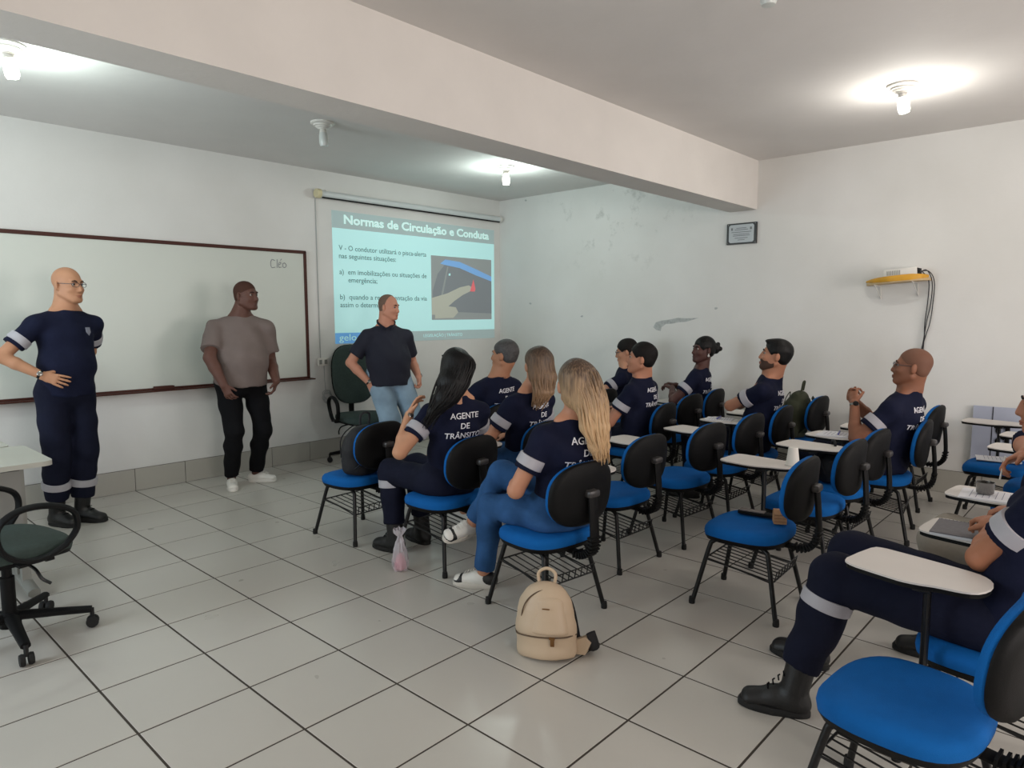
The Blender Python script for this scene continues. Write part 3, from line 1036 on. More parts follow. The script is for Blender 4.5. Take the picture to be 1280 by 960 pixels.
# ------------------------------------------------------------------ office chairs
def office_chair(x, y, az, label, tall):
    r = empty('office_chair', (x, y, 0), -math.radians(az)); tag(r, label, 'office chair')
    a0 = math.radians(60)
    for k in range(5):
        a = a0 + k * 2 * math.pi / 5
        d = Vector((math.cos(a), math.sin(a), 0))
        bm = B(); tube(bm, [d * .03 + Vector((0, 0, .115)), d * .18 + Vector((0, 0, .100)), d * .315 + Vector((0, 0, .085))], [(0.03, .022), (0.024, .018), (.02, .016)], 8, flat=(0, 0, 1))
        lg = obj('base_arm', bm, BLACKPL, r)
        bm = B(); 
        pc = d * .315
        sd = Vector((-d.y, d.x, 0))
        for s in (-1, 1):
            lathe(bm, [(0, -.010), (.024, -.010), (.027, 0), (.024, .010), (0, .010)], 14, pc + sd * (s * .016) + Vector((0, 0, .027)), sd)
        tube(bm, [pc + Vector((0, 0, .04)), pc + Vector((0, 0, .09))], .010, 6)
        obj('caster', bm, RUBBER, lg)
    bm = B(); lathe(bm, [(0, .07), (.042, .07), (.042, .13), (.028, .14), (.028, .30), (.020, .30), (.020, .40), (0, .40)], 16); obj('gas_column', bm, BLACKPL, r)
    bm = B(); box(bm, (0, 0, .40), (.16, .20, .04), bevel=.01); tube(bm, [(.05, .02, .39), (.20, .03, .37), (.24, .04, .33), (.25, .07, .30)], .007, 6, smooth=4); obj('mechanism', bm, BLACKMT, r)
    def sf_(x_, y_, h):
        d = -((max(0, y_ - .1)) / .14) ** 2 * .03
        return (x_, y_, .415 + h + d)
    bm = B(); pillow(bm, .24, .235, [(.9, 0), (.98, .01), (1, .03), (.98, .05), (.92, .062), (.7, .07), (.2, .07)], 3.0, 36, sf_); obj('seat', bm, GREENFAB, r)
    bm = B(); pillow(bm, .235, .23, [(.8, -.02), (.97, -.01), (1, .008), (.5, .008)], 3.0, 36, sf_); obj('seat_shell', bm, BLACKPL, r)
    hh = .30 if tall else .22
    zc = .56 + hh
    def bf_(x_, y_, h):
        return (x_, -.25 - .12 * y_ + h + .04 * (x_ / .23) ** 2, zc + y_)
    bm = B(); pillow(bm, .225, hh, [(.92, 0), (.985, .01), (1, .025), (.97, .04), (.88, .05), (.2, .05)], 2.7, 36, bf_); obj('backrest', bm, GREENFAB, r)
    bm = B(); pillow(bm, .228, hh + .003, [(.1, -.022), (.9, -.018), (1, 0), (.5, .004)], 2.7, 36, bf_); obj('backrest_shell', bm, BLACKPL, r)
    bm = B(); tube(bm, [(0, -.05, .40), (0, -.24, .40), (0, -.29, .46), (0, -.285, .66)], [(.03, .008)] * 2, 8, smooth=5, flat=(0, 0, 1)); obj('back_bar', bm, BLACKMT, r)
    for s in (-1, 1):
        X = s * .275
        loop = [(X, .13, .46), (X + s * .01, .175, .53), (X + s * .012, .16, .61), (X + s * .012, .06, .655), (X + s * .012, -.05, .655), (X + s * .01, -.125, .60), (X, -.115, .50), (X, -.04, .435), (X, .05, .430)]
        L = crom(loop + [loop[0]], 5)[:-1]
        bm = B(); tube(bm, L, [(.020, .013)] * 2, 8, closed=True, flat=(0, 0, 1))
        for yy in (-.04, .06):
            box(bm, (s * .24, yy, .418), (.09, .035, .012))
        obj('armrest', bm, BLACKPL, r)
    return r


office_chair(-5.815, -2.47, 80, 'dark green office chair with loop armrests, at the left edge by the desk', False)
office_chair(-2.46, -0.40, 196, 'tall dark green office chair by the wall behind the man in the polo shirt', True)

# ------------------------------------------------------------------ desks at the left edge
def desk(x, y, label, L=1.2, W=.62):
    r = empty('desk', (x, y, 0)); tag(r, label, 'desk')
    bm = B(); o_ = []
    rr = .05
    for cx, cy, a0 in ((0 - rr, 0 - rr, 0), (-L + rr, -rr, 90), (-L + rr, -W + rr, 180), (-rr, -W + rr, 270)):
        for k in range(5):
            a = math.radians(a0 + k * 22.5)
            o_.append((cx + rr * math.cos(a), cy + rr * math.sin(a)))
    slab(bm, o_, .695, .720); obj('desk_top', bm, GREYTAB, r, False)
    bm = B(); box(bm, (-L / 2, -.50, .50), (L - .26, .018, .34)); obj('modesty_panel', bm, GREYPAN, r, False)
    for lx in (-.12, -L + .12):
        for dy in (-.40, -.29):
            bm = B(); box(bm, (lx, dy - .02, .37), (.04, .05, .65)); obj('leg', bm, GREYMT, r, False)
        bm = B(); tube(bm, [(lx, -.06, .03), (lx, -.30, .055), (lx, -.58, .03)], [(.03, .025)] * 2, 8, smooth=4, flat=(0, 0, 1)); obj('foot', bm, GREYMT, r)
    return r


desk(-5.50, -1.42, 'grey laminate desk with metal legs at the left edge, nearer of the two')
desk(-5.56, -0.78, 'second grey laminate desk behind the nearer one at the left edge')
bm = B()
for k in range(3):
    box(bm, (random.uniform(-.01, .01), random.uniform(-.01, .01), .003 + .005 * k), (.21, .29, .004), rot=rrot(.1 * k - .1))
o = obj('paper_stack', bm, PAPER, None, False, loc=(-5.83, -1.66, .7201)); tag(o, 'loose white papers on the nearer grey desk', 'papers')
bm = B(); box(bm, (0, 0, .008), (.22, .05, .016), rot=rrot(.3), bevel=.004); o = obj('blue_case', bm, mat('blue_plastic', (50, 120, 200), .4), None, loc=(-5.80, -1.30, .7201)); tag(o, 'slim blue pencil case on the desks at the left edge', 'case')

# ------------------------------------------------------------------ implicit surfaces for figures
class Field:
    def __init__(self, h):
        self.h = h
        self.p = []
        self.sub = []

    def cone(self, a, b, ra, rb, k=0.02, cuta=False, cutb=False):
        self.p.append(('c', np.array(a, float), np.array(b, float), ra, rb, None, k, cuta, cutb))

    def limb(self, a, b, ra, rb, side, k=0.03, cuta=False, cutb=False):
        s = np.array(side, float); s = s / np.linalg.norm(s)
        self.p.append(('l', np.array(a, float), np.array(b, float), ra, rb, s, k, cuta, cutb))

    def ell(self, c, axes, r, k=0.015, sub=False):
        self.p.append(('e', np.array(c, float), np.array(axes, float), r, None, None, k, sub, False))

    def plane(self, c, n, bb=None):      # keep the side the normal points to
        self.p.append(('p', np.array(c, float), np.array(n, float) / np.linalg.norm(n), None, None, None, 0, False, False))

    def build(self, noise=0.0, seed=0):
        h = self.h
        los, his = [], []
        for q in self.p:
            if q[0] == 'p' or (q[0] == 'e' and q[7]):
                continue
            if q[0] == 'e':
                R = max(q[3]); los.append(q[1] - R); his.append(q[1] + R)
            else:
                R = max(np.max(q[3]), np.max(q[4]))
                los.append(np.minimum(q[1], q[2]) - R); his.append(np.maximum(q[1], q[2]) + R)
        lo = np.min(los, 0) - 3 * h - noise
        hi = np.max(his, 0) + 3 * h + noise
        n = np.ceil((hi - lo) / h).astype(int) + 1
        F = np.full(n, 0.2, np.float32)
        ax = [lo[i] + h * np.arange(n[i]) for i in range(3)]
        for q in self.p:
            kind, k = q[0], q[6]
            if kind == 'p':
                d = ((ax[0][:, None, None] - q[1][0]) * q[2][0] + (ax[1][None, :, None] - q[1][1]) * q[2][1] + (ax[2][None, None, :] - q[1][2]) * q[2][2]).astype(np.float32)
                np.maximum(F, -d, out=F)
                continue
            if kind == 'e':
                R = max(q[3]); l, u = q[1] - R, q[1] + R
            else:
                R = max(np.max(q[3]), np.max(q[4])); l, u = np.minimum(q[1], q[2]) - R, np.maximum(q[1], q[2]) + R
            mg = k + 3 * h
            i0 = np.clip(np.floor((l - mg - lo) / h).astype(int), 0, n - 1)
            i1 = np.clip(np.ceil((u + mg - lo) / h).astype(int) + 1, 1, n)
            X = (ax[0][i0[0]:i1[0]]).astype(np.float32)[:, None, None]
            Y = (ax[1][i0[1]:i1[1]]).astype(np.float32)[None, :, None]
            Z = (ax[2][i0[2]:i1[2]]).astype(np.float32)[None, None, :]
            if kind == 'e':
                dx, dy, dz = X - q[1][0], Y - q[1][1], Z - q[1][2]
                A = q[2]
                e = [(dx * A[m][0] + dy * A[m][1] + dz * A[m][2]) for m in range(3)]
                k0 = np.sqrt(sum((e[m] / q[3][m]) ** 2 for m in range(3))) + 1e-6
                k1 = np.sqrt(sum((e[m] / q[3][m] ** 2) ** 2 for m in range(3))) + 1e-6
                d = k0 * (k0 - 1) / k1
            else:
                a, b = q[1], q[2]
                ba = b - a
                L2 = float(ba @ ba) + 1e-12
                dx, dy, dz = X - a[0], Y - a[1], Z - a[2]
                t0 = (dx * ba[0] + dy * ba[1] + dz * ba[2]) / L2
                t = np.clip(t0, 0, 1)
                ex, ey, ez = dx - t * ba[0], dy - t * ba[1], dz - t * ba[2]
                if kind == 'c':
                    d = np.sqrt(ex * ex + ey * ey + ez * ez) - (q[3] + (q[4] - q[3]) * t)
                else:
                    s = q[5]
                    uu = ex * s[0] + ey * s[1] + ez * s[2]
                    rr = np.sqrt(np.maximum(ex * ex + ey * ey + ez * ez - uu * uu, 0))
                    rx = q[3][0] + (q[4][0] - q[3][0]) * t
                    ry = q[3][1] + (q[4][1] - q[3][1]) * t
                    k0 = np.sqrt((uu / rx) ** 2 + (rr / ry) ** 2) + 1e-6
                    k1 = np.sqrt((uu / rx ** 2) ** 2 + (rr / ry ** 2) ** 2) + 1e-6
                    d = k0 * (k0 - 1) / k1
                L = math.sqrt(L2)
                if q[7]:
                    d = np.maximum(d, -t0 * L)
                if q[8]:
                    d = np.maximum(d, (t0 - 1) * L)
            sl_ = (slice(i0[0], i1[0]), slice(i0[1], i1[1]), slice(i0[2], i1[2]))
            f = F[sl_]
            if kind == 'e' and q[7]:      # smooth subtraction
                hh = np.clip(0.5 - 0.5 * (f + d) / k, 0, 1)
                F[sl_] = f * (1 - hh) + (-d) * hh + k * hh * (1 - hh)
            else:
                hh = np.clip(0.5 + 0.5 * (f - d) / k, 0, 1)
                F[sl_] = f * (1 - hh) + d * hh - k * hh * (1 - hh)
        if noise > 0:
            X, Y, Z = (ax[0].astype(np.float32)[:, None, None], ax[1].astype(np.float32)[None, :, None], ax[2].astype(np.float32)[None, None, :])
            s = seed * 1.7
            w1 = 1.3 * np.sin(9 * Y + s) + 1.1 * np.sin(7 * X + 2 * s)
            F += noise * (0.5 * np.sin(38 * Z + 16 * X + w1 * 1.5 + s) + 0.5 * np.sin(46 * (X * .8 - Y * .6) + 22 * Z + 2 * np.sin(11 * Z + s)) )
        return nets(F, lo, h)


def nets(F, lo, h):
    n = np.array(F.shape)
    ins = F < 0
    c = [(i, j, k) for i in (0, 1) for j in (0, 1) for k in (0, 1)]
    s = np.zeros(n - 1, np.uint8)
    for i, j, k in c:
        s += ins[i:n[0] - 1 + i, j:n[1] - 1 + j, k:n[2] - 1 + k]
    act = (s > 0) & (s < 8)
    idx = np.full(n - 1, -1, np.int32)
    ai = np.argwhere(act)
    idx[act] = np.arange(len(ai))
    acc = np.zeros((len(ai), 3)); cnt = np.zeros(len(ai))
    val = {q: F[ai[:, 0] + q[0], ai[:, 1] + q[1], ai[:, 2] + q[2]] for q in c}
    for a in c:
        for d in range(3):
            if a[d] == 1:
                continue
            b = list(a); b[d] = 1; b = tuple(b)
            va, vb = val[a], val[b]
            m = (va < 0) != (vb < 0)
            t = np.where(m, va / np.where(m, va - vb, 1), 0)
            pos = np.tile(np.array(a, float), (len(ai), 1)); pos[:, d] += t
            acc += pos * m[:, None]; cnt += m
    V = lo + h * (ai + acc / cnt[:, None])
    faces = []
    for d in range(3):
        e1, e2 = (d + 1) % 3, (d + 2) % 3
        sa = [slice(None)] * 3; sb = [slice(None)] * 3
        sa[d] = slice(0, n[d] - 1); sb[d] = slice(1, n[d])
        A, Bb = ins[tuple(sa)], ins[tuple(sb)]
        ch = np.argwhere(A != Bb)
        ok = (ch[:, e1] >= 1) & (ch[:, e2] >= 1) & (ch[:, e1] < n[e1] - 1) & (ch[:, e2] < n[e2] - 1)
        ch = ch[ok]
        def g(o1, o2):
            q = ch.copy(); q[:, e1] -= o1; q[:, e2] -= o2
            return idx[q[:, 0], q[:, 1], q[:, 2]]
        quad = np.stack([g(0, 0), g(1, 0), g(1, 1), g(0, 1)], 1)
        fl = A[ch[:, 0], ch[:, 1], ch[:, 2]]
        quad[~fl] = quad[~fl][:, ::-1]
        faces.append(quad)
    Q = np.concatenate(faces)
    Q = Q[(Q >= 0).all(1)]
    return V, Q


def mesh_np(name, V, Q, m, parent, base):
    me = bpy.data.meshes.new(name)
    V = (V - np.array(base)).astype(np.float32)
    me.vertices.add(len(V)); me.vertices.foreach_set('co', V.ravel())
    me.loops.add(Q.size); me.loops.foreach_set('vertex_index', Q.ravel().astype(np.int32))
    me.polygons.add(len(Q)); me.polygons.foreach_set('loop_start', np.arange(0, Q.size, 4, dtype=np.int32))
    try:
        me.polygons.foreach_set('loop_total', np.full(len(Q), 4, np.int32))
    except Exception:
        pass
    me.polygons.foreach_set('use_smooth', np.ones(len(Q), bool))
    me.update(calc_edges=True)
    me.validate()
    return link(name, me, parent, m)


def nrm(v):
    v = np.array(v, float)
    return v / (np.linalg.norm(v) + 1e-9)


def azv(a):
    a = math.radians(a)
    return np.array([math.sin(a), math.cos(a), 0.0])


def azr(a):
    a = math.radians(a)
    return np.array([math.cos(a), -math.sin(a), 0.0])


def ik(S_, W_, l1, l2, hint):
    S_, W_ = np.array(S_, float), np.array(W_, float)
    d = W_ - S_
    L = np.linalg.norm(d)
    mx = (l1 + l2) * 0.995
    if L > mx:
        W_ = S_ + d / L * mx; L = mx; d = W_ - S_
    if L < abs(l1 - l2) + .02:
        L = abs(l1 - l2) + .02
    u = d / np.linalg.norm(d)
    a = (l1 * l1 - l2 * l2 + L * L) / (2 * L)
    hgt = math.sqrt(max(l1 * l1 - a * a, 0))
    hv = np.array(hint, float); hv = hv - u * (hv @ u); hv = nrm(hv)
    return S_ + u * a + hv * hgt, W_


def hand(F, W, d, n, s, curl=0.35, sc=1.0, thumb=0.5, spread=1.0):
    """wrist W, finger direction d, palm-side normal n, thumb side s"""
    d = nrm(d); n = nrm(np.array(n) - d * np.dot(n, d)); s_ = np.cross(d, n)
    if np.dot(s_, s) < 0:
        s_ = -s_
    s = s_
    F.limb(W, W + d * .035 * sc, (.026 * sc, .019 * sc), (.034 * sc, .016 * sc), s, 0.012)
    F.limb(W + d * .03 * sc, W + d * .080 * sc, (.034 * sc, .016 * sc), (.038 * sc, .0125 * sc), s, 0.008)
    lens = [.072, .080, .075, .058]
    for i in range(4):
        off = (.0300 - .0205 * i) * sc
        p = W + d * (.083 - (.006 if i == 3 else 0)) * sc + s * off
        sp = (0.13 - .09 * i) * spread
        dv = nrm(d + s * sp)
        ang = 0.0
        L = lens[i] * sc
        rr = [.0088, .0080, .0074, .0066]
        c = curl * (1 + .12 * i)
        for k, fr in enumerate((.45, .30, .25)):
            ang += c * (0.8 if k == 0 else 1.1)
            q = p + (dv * math.cos(ang) + n * math.sin(ang)) * L * fr
            F.cone(p, q, rr[k] * sc, rr[k + 1] * sc, 0.004)
            p = q
    p = W + d * .022 * sc + s * .024 * sc + n * .004
    td = nrm(d * .75 + s * (1.0 * thumb) + n * .35)
    q = p + td * .040 * sc
    F.cone(p, q, .013 * sc, .0105 * sc, .008)
    td2 = nrm(td + d * .5 + n * curl * .5)
    q2 = q + td2 * .032 * sc
    F.cone(q, q2, .0102 * sc, .0085 * sc, .004)


def head_prims(F, c, f, r, u, hs=1.0, jaw=1.0, fem=False):
    P = lambda x, y, z: np.array(c) + (r * x + f * y + u * z) * hs
    A = [r, f, u]
    s = hs
    F.ell(P(0, -.018, .035), A, (.077 * s, .096 * s, .086 * s), .02)
    F.ell(P(0, .030, -.038), A, (.060 * jaw * s, .067 * s, .080 * s), .03)
    for sx in (-1, 1):
        F.cone(P(sx * .055 * jaw, -.005, -.058), P(sx * .022 * jaw, .070, -.094), .019 * s, .017 * s, .022)
    F.ell(P(0, .010, -.030), A, (.068 * jaw * s, .060 * s, .060 * s), .02)
    F.ell(P(0, .072, -.096), A, (.024 * jaw * s, .022 * s, .018 * s), .022)
    F.cone(P(-.034, .072, .030), P(.034, .072, .030), .013 * s, .013 * s, .012)      # brow
    for sx in (-1, 1):
        F.ell(P(sx * .036, .064, -.026), A, (.022 * s, .020 * s, .018 * s), .018)       # cheek
        F.ell(P(sx * .031, .102, .010), A, (.015 * s, .018 * s, .0075 * s), .012, sub=True)
        # ear
        F.ell(P(sx * .081, -.014, -.006), [nrm(r * sx + f * -.45), nrm(f + r * sx * .45), u], (.009 * s, .019 * s, .032 * s), .004)
        F.ell(P(sx * .072, -.004, -.024), A, (.010 * s, .010 * s, .014 * s), .008)
    F.cone(P(0, .088, .014), P(0, .104, -.028), .0085 * s, .0125 * s, .009)          # nose
    F.cone(P(-.013, .092, -.036), P(.013, .092, -.036), .009 * s, .009 * s, .007)
    F.ell(P(0, .088, -.060), A, (.024 * s, .012 * s, .0065 * s), .006)               # lips
    F.ell(P(0, .086, -.073), A, (.020 * s, .012 * s, .0068 * s), .006)
    return P


def person(pid, label, base, hip, neck, head, az, haz, hpitch=0.0, sw=.175, girth=1.0, belly=0.0, skin=(150, 100, 75),
           arms=None, legs=None, shirt=NAVY, trousers=NAVYT, shoes='boot', hair=None, glasses=None, sleeve=0.62, band=True,
           text=False, stand=False, hs=1.0, jaw=1.0, hem=None, res=0.006, beard=False, armr=1.0, polo=False, seatz=.428,
           tbands=False, headroll=0, tlean=None, legr=1.0, fem=False, upper=.285, fore=.25, textshift=0.0):
    base = np.array(base, float)
    root = empty('person', base)
    tag(root, label, 'person')
    hip, neck, head = (np.array(v, float) for v in (hip, neck, head))
    g = girth
    f, r = azv(az), azr(az)
    up = nrm(neck - hip)
    skm = mat('skin_%d_%d_%d' % skin, skin, 0.55, bump=0.15, bscale=150, var=0.05, vscale=12, spec=0.35)
    # torso frame
    tf = nrm(f - up * np.dot(f, up))
    chest = hip + (neck - hip) * 0.66
    waist = hip + (neck - hip) * 0.32
    shz = neck - up * (.105 if fem else .118)
    sh = {'L': shz - r * sw, 'R': shz + r * sw}
    # head frame
    hf = azv(haz); hr = azr(haz)
    ph = math.radians(hpitch)
    hu = np.array([0, 0, 1.0])
    hf2 = hf * math.cos(ph) + hu * math.sin(ph); hu2 = hu * math.cos(ph) - hf * math.sin(ph)
    rr_ = math.radians(headroll)
    hr2 = hr * math.cos(rr_) + hu2 * math.sin(rr_); hu3 = nrm(np.cross(hr2, hf2)); hf, hr, hu = hf2, hr2, hu3
    # ---- joints
    J = {}
    for sd in 'LR':
        a = arms[sd]
        el, wr = ik(sh[sd], a['w'], upper, fore, a['hint'])
        J[sd] = (sh[sd], el, wr)
    K = {}
    sx = {'L': -1, 'R': 1}
    for sd in 'LR':
        l = legs[sd]
        hj = hip + r * sx[sd] * .088 * (g ** .5) + np.array([0, 0, -.01])
        if 'knee' in l:
            kn, an = np.array(l['knee'], float), np.array(l['ank'], float)
        else:
            kn, an = ik(hj, l['ank'], .435, .43, l.get('hint', f))
        K[sd] = (hj, kn, an, np.array(l['toe'], float))
    # ---- body (one continuous surface: head, neck, torso, arms, hands, legs)
    F = Field(res)
    P = head_prims(F, head, hf, hr, hu, hs, jaw, fem)
    nr = .050 if fem else .063 * (0.9 + .1 * g)
    F.cone(head - hu * .040 - hf * .036, neck - tf * .006, nr * .90, nr * 1.06, .016)
    F.cone(neck, neck - up * .04, nr * 1.1, .07, .03)
    F.limb(neck - up * .03, chest, (.11, .05), (.12, .075), r, .03)
    F.limb(chest, hip, (.115, .075), (.13, .08), r, .03)
    for sd in 'LR':
        s0, e0, w0 = J[sd]
        F.cone(neck - up * .06, s0, .040, .040, .02)
        F.cone(s0, e0, .046 * armr, .040 * armr, .015)
        md = e0 + (w0 - e0) * .35
        F.cone(e0, md, .040 * armr, .039 * armr, .012)
        F.cone(md, w0, .039 * armr, .0265 * armr, .012)
        a = arms[sd]
        hand(F, w0, a['hd'], a['hn'], a['hs'], a.get('curl', .35), 1.0 if not fem else .92, a.get('thumb', .5), a.get('spread', 1.0))
        hj, kn, an, toe = K[sd]
        F.cone(hj, kn, .062, .045, .02)
        F.cone(kn, an, .045, .036, .015)
    V, Q = F.build()
    body = mesh_np('body', V, Q, skm, root, base)
    # ---- shirt
    F = Field(.009)
    chw = .155 * (.55 + .45 * g) * (0.92 if fem else 1)
    cd = .110 * (.6 + .4 * g)
    ww = .150 * g * (0.90 if fem else 1)
    wd = .105 * g
    F.limb(neck - up * .105, chest, (chw * .86, cd * .74), (chw, cd), r, .05)
    F.limb(chest, waist + tf * belly * .5, (chw, cd), (ww, wd + belly * .4), r, .05)
    if stand:
        hm = hip + np.array([0, 0, hem if hem is not None else -.03])
        F.limb(waist + tf * belly * .5, hm + tf * belly * .25, (ww, wd + belly * .4), (ww * 1.0, wd + belly * .25 + .01), r, .04, cutb=True)
    else:
        F.limb(waist + tf * belly * .5, hip + np.array([0, 0, -.005]), (ww, wd + belly * .4), (ww * 1.12, wd * 1.12), r, .04)
    for sd in 'LR':
        s0, e0, w0 = J[sd]
        F.cone(neck - up * .030 + (s0 - neck) * .12, s0, .040, .054 * (.7 + .3 * g), .05)
        se = s0 + (e0 - s0) * sleeve
        F.cone(s0, se, .053 * armr ** .5 * (.7 + .3 * g), .063 * armr * (.8 + .2 * g), .04, cutb=True)
    # round the neckline around the neck
    F.cone(neck - up * .06 - tf * .006, neck + up * .002 - tf * .008, nr * 1.30, nr * 1.09, .03, cutb=True)
    if not stand:
        F.plane((0, 0, seatz), (0, 0, 1))
    V, Q = F.build(noise=.005, seed=pid)
    so_ = mesh_np('shirt', V, Q, shirt, root, base)
    # neckline ribbing
    bm = B()
    cen = neck - up * (.002 if polo else .012) - tf * .006 - base
    ring = [Vector(cen + (r * math.cos(t) + tf * math.sin(t)) * nr * 1.07) for t in np.linspace(0, 2 * math.pi, 20, endpoint=False)]
    tube(bm, ring, .006, 6, closed=True)
    if polo:
        for s_ in (-1, 1):
            pts = [cen - tf * nr * 1.15 + up * .03, cen + (r * s_ * .9 - tf * .5) * nr * 1.15 + up * .026, cen + (r * s_ * 1.0 + tf * .45) * nr * 1.2 + up * .004, cen + (r * s_ * .30 + tf * 1.45) * nr * 1.15 - up * .045]
            tube(bm, [Vector(p) for p in pts], [(.006, .024), (.006, .024), (.006, .022), (.006, .016)], 8, smooth=5, flat=Vector(up))
    obj('collar', bm, shirt, root)
    # reflective bands round the sleeves
    if band:
        for sd in 'LR':
            s0, e0, w0 = J[sd]
            d = nrm(e0 - s0)
            L = np.linalg.norm(e0 - s0)
            c0 = s0 + d * L * (sleeve - .26) - base
            R0 = .0665 * armr ** .7 * (.75 + .25 * g)
            bm = B()
            lathe(bm, [(R0 - .004, -.002), (R0, 0), (R0 + .0015, .024), (R0 + .002, .048), (R0 - .002, .050)], 24, Vector(c0), Vector(d))
            obj('reflective_band', bm, REFL, root)
    # ---- trousers
    F = Field(.009)
    pw_ = .150 * (.5 + .5 * g) * legr ** .5
    F.limb(hip + r * -.045, hip + r * .045, (.1, .115 * (.6 + .4 * g)), (.1, .115 * (.6 + .4 * g)), r, .04)
    F.limb(hip + up * .05, hip - up * .03, (pw_, .108 * g), (pw_, .108 * (.5 + .5 * g)), r, .04)
    lr = legr
    for sd in 'LR':
        hj, kn, an, toe = K[sd]
        F.cone(hj, hj + (kn - hj) * .5, .094 * lr, .082 * lr, .03)
        st = .010 if trousers in (NAVYT, DENIMLT) else 0.0
        F.cone(hj + (kn - hj) * .5, kn, .082 * lr, .068 * lr + st, .03)
        cf = kn + (an - kn) * .35 - nrm(toe - an) * .008
        F.cone(kn, cf, .068 * lr + st, .066 * lr + st, .025)
        F.cone(cf, an + (kn - an) * (.05 if shoes != 'boot' else .22), .066 * lr + st, .054 * lr + st, .02, cutb=True)
    if not stand:
        F.plane((0, 0, seatz), (0, 0, 1)) if False else None
    V, Q = F.build(noise=.0045, seed=pid + 3)
    if not stand:
        # the thighs and seat flatten where they rest on the chair
        ctr = hip + f * .05
        m_ = (V[:, 2] < seatz) & (np.hypot(V[:, 0] - ctr[0], V[:, 1] - ctr[1]) < .29)
        V[m_, 2] = seatz + (V[m_, 2] - seatz) * .12
    mesh_np('trousers', V, Q, trousers, root, base)
    if tbands:
        for sd in 'LR':
            hj, kn, an, toe = K[sd]
            d = nrm(an - kn)
            c0 = kn + d * tbands - base - nrm(toe - an) * .004
            bm = B(); lathe(bm, [(.070 * lr + .006, -.002), (.077 * lr + .006, 0), (.0775 * lr + .006, .022), (.077 * lr + .006, .045), (.070 * lr + .006, .047)], 24, Vector(c0), Vector(d))
            obj('reflective_band', bm, REFL, root)
    # ---- shoes
    for sd in 'LR':
        hj, kn, an, toe = K[sd]
        fd = toe - an
        lift = toe[2]
        if an[2] < .2:
            fd = np.array([fd[0], fd[1], 0]); sole_z = 0.0
        fdir = nrm(fd)
        shd = nrm(kn - an)
        upf = nrm(shd - fdir * np.dot(shd, fdir)) if an[2] >= .2 else np.array([0, 0, 1.0])
        sdv = nrm(np.cross(fdir, upf))
        so0 = an - upf * (an[2] if an[2] < .2 else .085)
        heel = so0 - fdir * .060
        tip = so0 + fdir * .185
        big = 1.0 if not fem else .9
        if shoes == 'boot':
            F = Field(.007)
            F.limb(heel + upf * .045 + fdir * .03, so0 + upf * .05 + fdir * .05, (.040, .045), (.043, .045), sdv, .02)
            F.limb(so0 + upf * .05 + fdir * .03, tip + upf * .032 - fdir * .045, (.043, .042), (.047, .032), sdv, .02)
            F.cone(so0 + upf * .06 - fdir * .008, an + shd * .13, .048, .052, .02, cutb=True)
            F.plane(so0 + upf * .018, upf)
            V, Q = F.build()
            s1 = mesh_np('boot', V, Q, BOOT, root, base)
            bm = B(); pillow(bm, .052, .128, [(.94, 0), (1, .004), (1.0, .018), (.95, .028)], 2.6, 28, lambda x, y, z: Vector(so0 - base + sdv * x * (1.0 if y > 0 else .86) + fdir * (y + .055) + upf * z)); obj('sole', bm, RUBBER, s1)
            bm = B()
            for k in range(5):
                c = so0 + fdir * (.075 - .018 * k) + upf * (.088 + .020 * k) - base
                tube(bm, [Vector(c - sdv * .022), Vector(c + upf * .006 + fdir * .004), Vector(c + sdv * .022)], .003, 5)
            obj('laces', bm, BLACKCL, s1)
        else:
            F = Field(.006)
            F.limb(heel * .55 + so0 * .45 + upf * .042, so0 + upf * .048 + fdir * .04, (.036, .040), (.038, .040), sdv, .02)
            F.limb(so0 + upf * .045 + fdir * .02, tip + upf * .032 - fdir * .040, (.038, .038), (.041, .026), sdv, .02)
            F.plane(so0 + upf * .018, upf)
            F.ell(so0 + upf * .105, [sdv, fdir, upf], (.032, .036, .03), .01, sub=True)
            V, Q = F.build()
            s1 = mesh_np('shoe', V, Q, WHITELE, root, base)
            bm = B(); pillow(bm, .047, .122, [(.94, 0), (1, .004), (1.0, .022), (.95, .030)], 2.6, 28, lambda x, y, z: Vector(so0 - base + sdv * x * (1.0 if y > 0 else .84) + fdir * (y + .055) + upf * z)); obj('sole', bm, WHITELE if shoes == 'white' else mat('gum_sole', (206, 200, 190), .6), s1)
            if shoes == 'panda':
                F = Field(.006)
                F.limb(heel * .62 + so0 * .38 + upf * .046, so0 + upf * .052, (.038, .041), (.039, .038), sdv, .01, cutb=True)
                F.plane(so0 + upf * .024, upf)
                F.ell(so0 + upf * .105, [sdv, fdir, upf], (.030, .030, .03), .01, sub=True)
                V, Q = F.build()
                mesh_np('heel_overlay', V, Q, BOOT, s1, base)
                F = Field(.006)
                F.limb(tip + upf * .036 - fdir * .075, tip + upf * .029 - fdir * .040, (.0425, .031), (.042, .0265), sdv, .008, cuta=True)
                F.plane(so0 + upf * .024, upf)
                V, Q = F.build()
                mesh_np('toe_overlay', V, Q, BOOT, s1, base)
            bm = B()
            for k in range(4):
                c = so0 + fdir * (.105 - .018 * k) + upf * (.074 + .008 * k) - base
                tube(bm, [Vector(c - sdv * .020), Vector(c + upf * .004), Vector(c + sdv * .020)], .003, 5)
            obj('laces', bm, WHITELE, s1)
